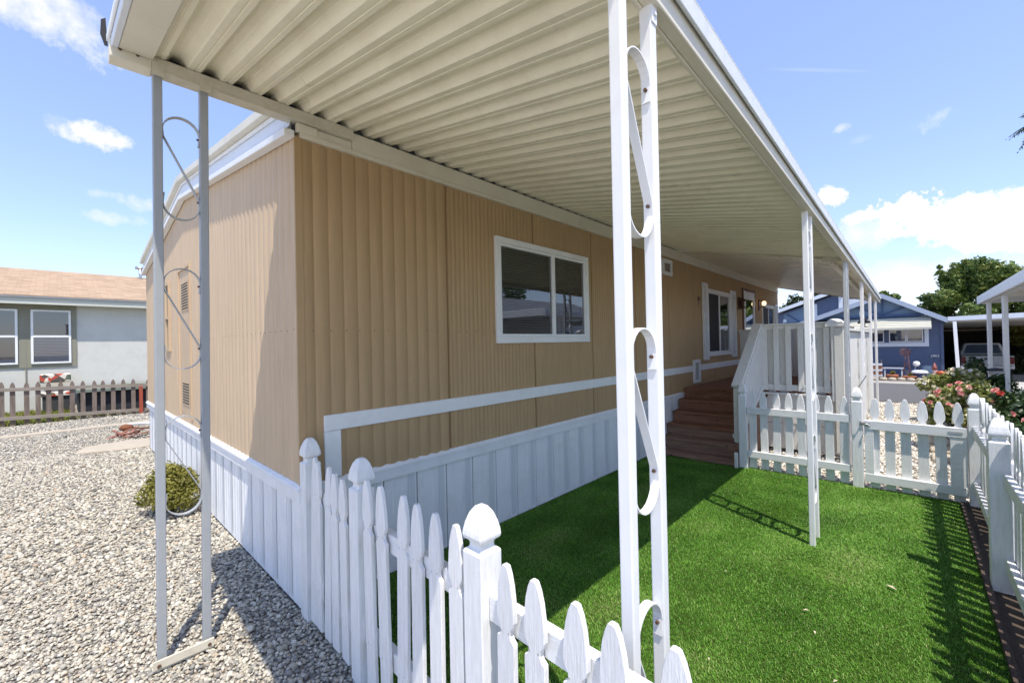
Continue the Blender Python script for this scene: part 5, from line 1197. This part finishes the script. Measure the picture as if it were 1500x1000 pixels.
t = thing('orange_ornament', (3.62, 21.3, 0), 'round orange garden ornament on a stick at the house corner', 'ornament'); b = MB(); b.tube([(3.62, 21.3, -.02), (3.62, 21.3, .2)], .012, 6); b.build('stick', M['black'], t); b = MB(); b.lathe([(.04, -.08), (.12, -.05), (.14, 0), (.12, .06), (.04, .09)], (3.62, 21.3, .28), 12); b.build('body', paint('orange_glaze', (.42,.09,.03), .4, .2), t)
t = thing('plant_stand', (1.78, 21.6, 0), 'tiered brown and white plant stand seen between the canopy posts', 'stand'); b = MB()
for z in (.08, .30, .52): b.box(1.52, 1.97, 21.45, 21.75, z, z+.07)
b.build('shelf', M['palewhite'], t); b = MB(); b.box(1.54, 1.95, 21.5, 21.72, .15, .298); b.box(1.54, 1.95, 21.5, 21.72, .37, .518); b.build('box', M['terra'], t); b = MB(); [b.box(x, x+.03, 21.76, 21.79, 0, .75) for x in (1.53, 1.93)]; b.build('leg', M['oldwood'], t)
b = MB(); b.box(1.95, 2.62, 22.2, 22.3, .36, .41); b.box(2.0, 2.05, 22.22, 22.28, -.03, .36); b.box(2.52, 2.57, 22.22, 22.28, -.03, .36); tag(b.build('low_bench', M['palewhite'], origin=(2.3, 22.25, 0)), 'low narrow white bench against the blue wall behind the clay bowl', 'bench')

# ------------------------------------------------------------------ trees
tree('large dense green tree rising behind the carport on the right', 5.9, 38, -.4, 6.6, 2.9, 26000, .105, M['leaf_oak'], 40, 'trees behind the houses', .30, .9, 21, sprigs=5)
tree('broad green tree at the far right behind the carport', 9.2, 37, -.4, 6.2, 2.6, 15000, .11, M['leaf_oak'], 28, 'trees behind the houses', .25, .9, 22, sprigs=4)
tree('yellowish leafy tree low behind the carport roof', 8.3, 33, -.4, 4.0, 1.8, 7000, .09, M['leaf_shrub'], 18, 'trees behind the houses', .2, .9, 23)
tree('small round treetop just above the blue gable', 1.75, 40, -.4, 6.0, 1.0, 4500, .10, M['leaf_oak'], 14, 'trees behind the houses', .45, .9, 24)
tree('dark tree above the left blue home at the end of the porch', -2.9, 40, -.4, 6.3, 3.0, 13000, .12, M['leaf_dark'], 28, 'trees behind the houses', .3, .9, 25)
tree('low bushy tree in the gap behind the carport', 4.0, 39, -.4, 5.0, 1.7, 8000, .10, M['leaf_oak'], 20, 'trees behind the houses', .15, .9, 26)
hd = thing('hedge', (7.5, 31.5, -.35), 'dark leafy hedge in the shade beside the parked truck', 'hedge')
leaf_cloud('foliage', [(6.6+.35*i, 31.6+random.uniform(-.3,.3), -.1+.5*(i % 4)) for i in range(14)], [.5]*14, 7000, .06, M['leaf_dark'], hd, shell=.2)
b = MB(); [b.tube([(7+.5*i, 31.6, -.4), (7.1+.5*i, 31.6, 1.0)], .04, 6) for i in range(6)]; b.build('stem', M['bark'], hd)
pm = thing('palm_tree', (7.1, 26.0, -.3), 'tall palm whose frond tips enter at the right picture edge', 'palm tree')
b = MB(); b.tube([(7.05, 26, -.5), (7.15, 26, 4), (7.1, 26, 10.3)], [.22, .17, .14], 12); b.build('trunk', M['bark'], pm)
b = MB()
for i in range(26):
    a = 6.283*i/26 + random.uniform(-.1, .1); el = random.uniform(-.5, 1.1); L_ = random.uniform(1.15, 1.45); pv = None
    for j in range(9):
        t_ = j/8; rr = L_*t_; z = 10.3 + rr*math.sin(el) - .85*t_*t_*L_*.6; r_ = rr*math.cos(el*.9)
        p = Vector((7.1 + r_*math.cos(a), 26 + r_*math.sin(a), z))
        if pv is not None:
            d = (p-pv).normalized(); sdv = d.cross(Vector((0,0,1))).normalized()
            for s_ in (-1, 1):
                for q in (0, .5):
                    o_ = pv.lerp(p, q); ll = .34*math.sin(math.pi*min(.97, t_*.85+.1)); tip = o_ + d*ll*.7 + sdv*s_*ll*.7 - Vector((0,0,ll*.35))
                    b.add([o_, o_+d*.10, tip], [(0,1,2)])
        pv = p
b.build('frond', paint('palm_leaf', (.045,.075,.02), .5, .3, 6), pm, fix=False)
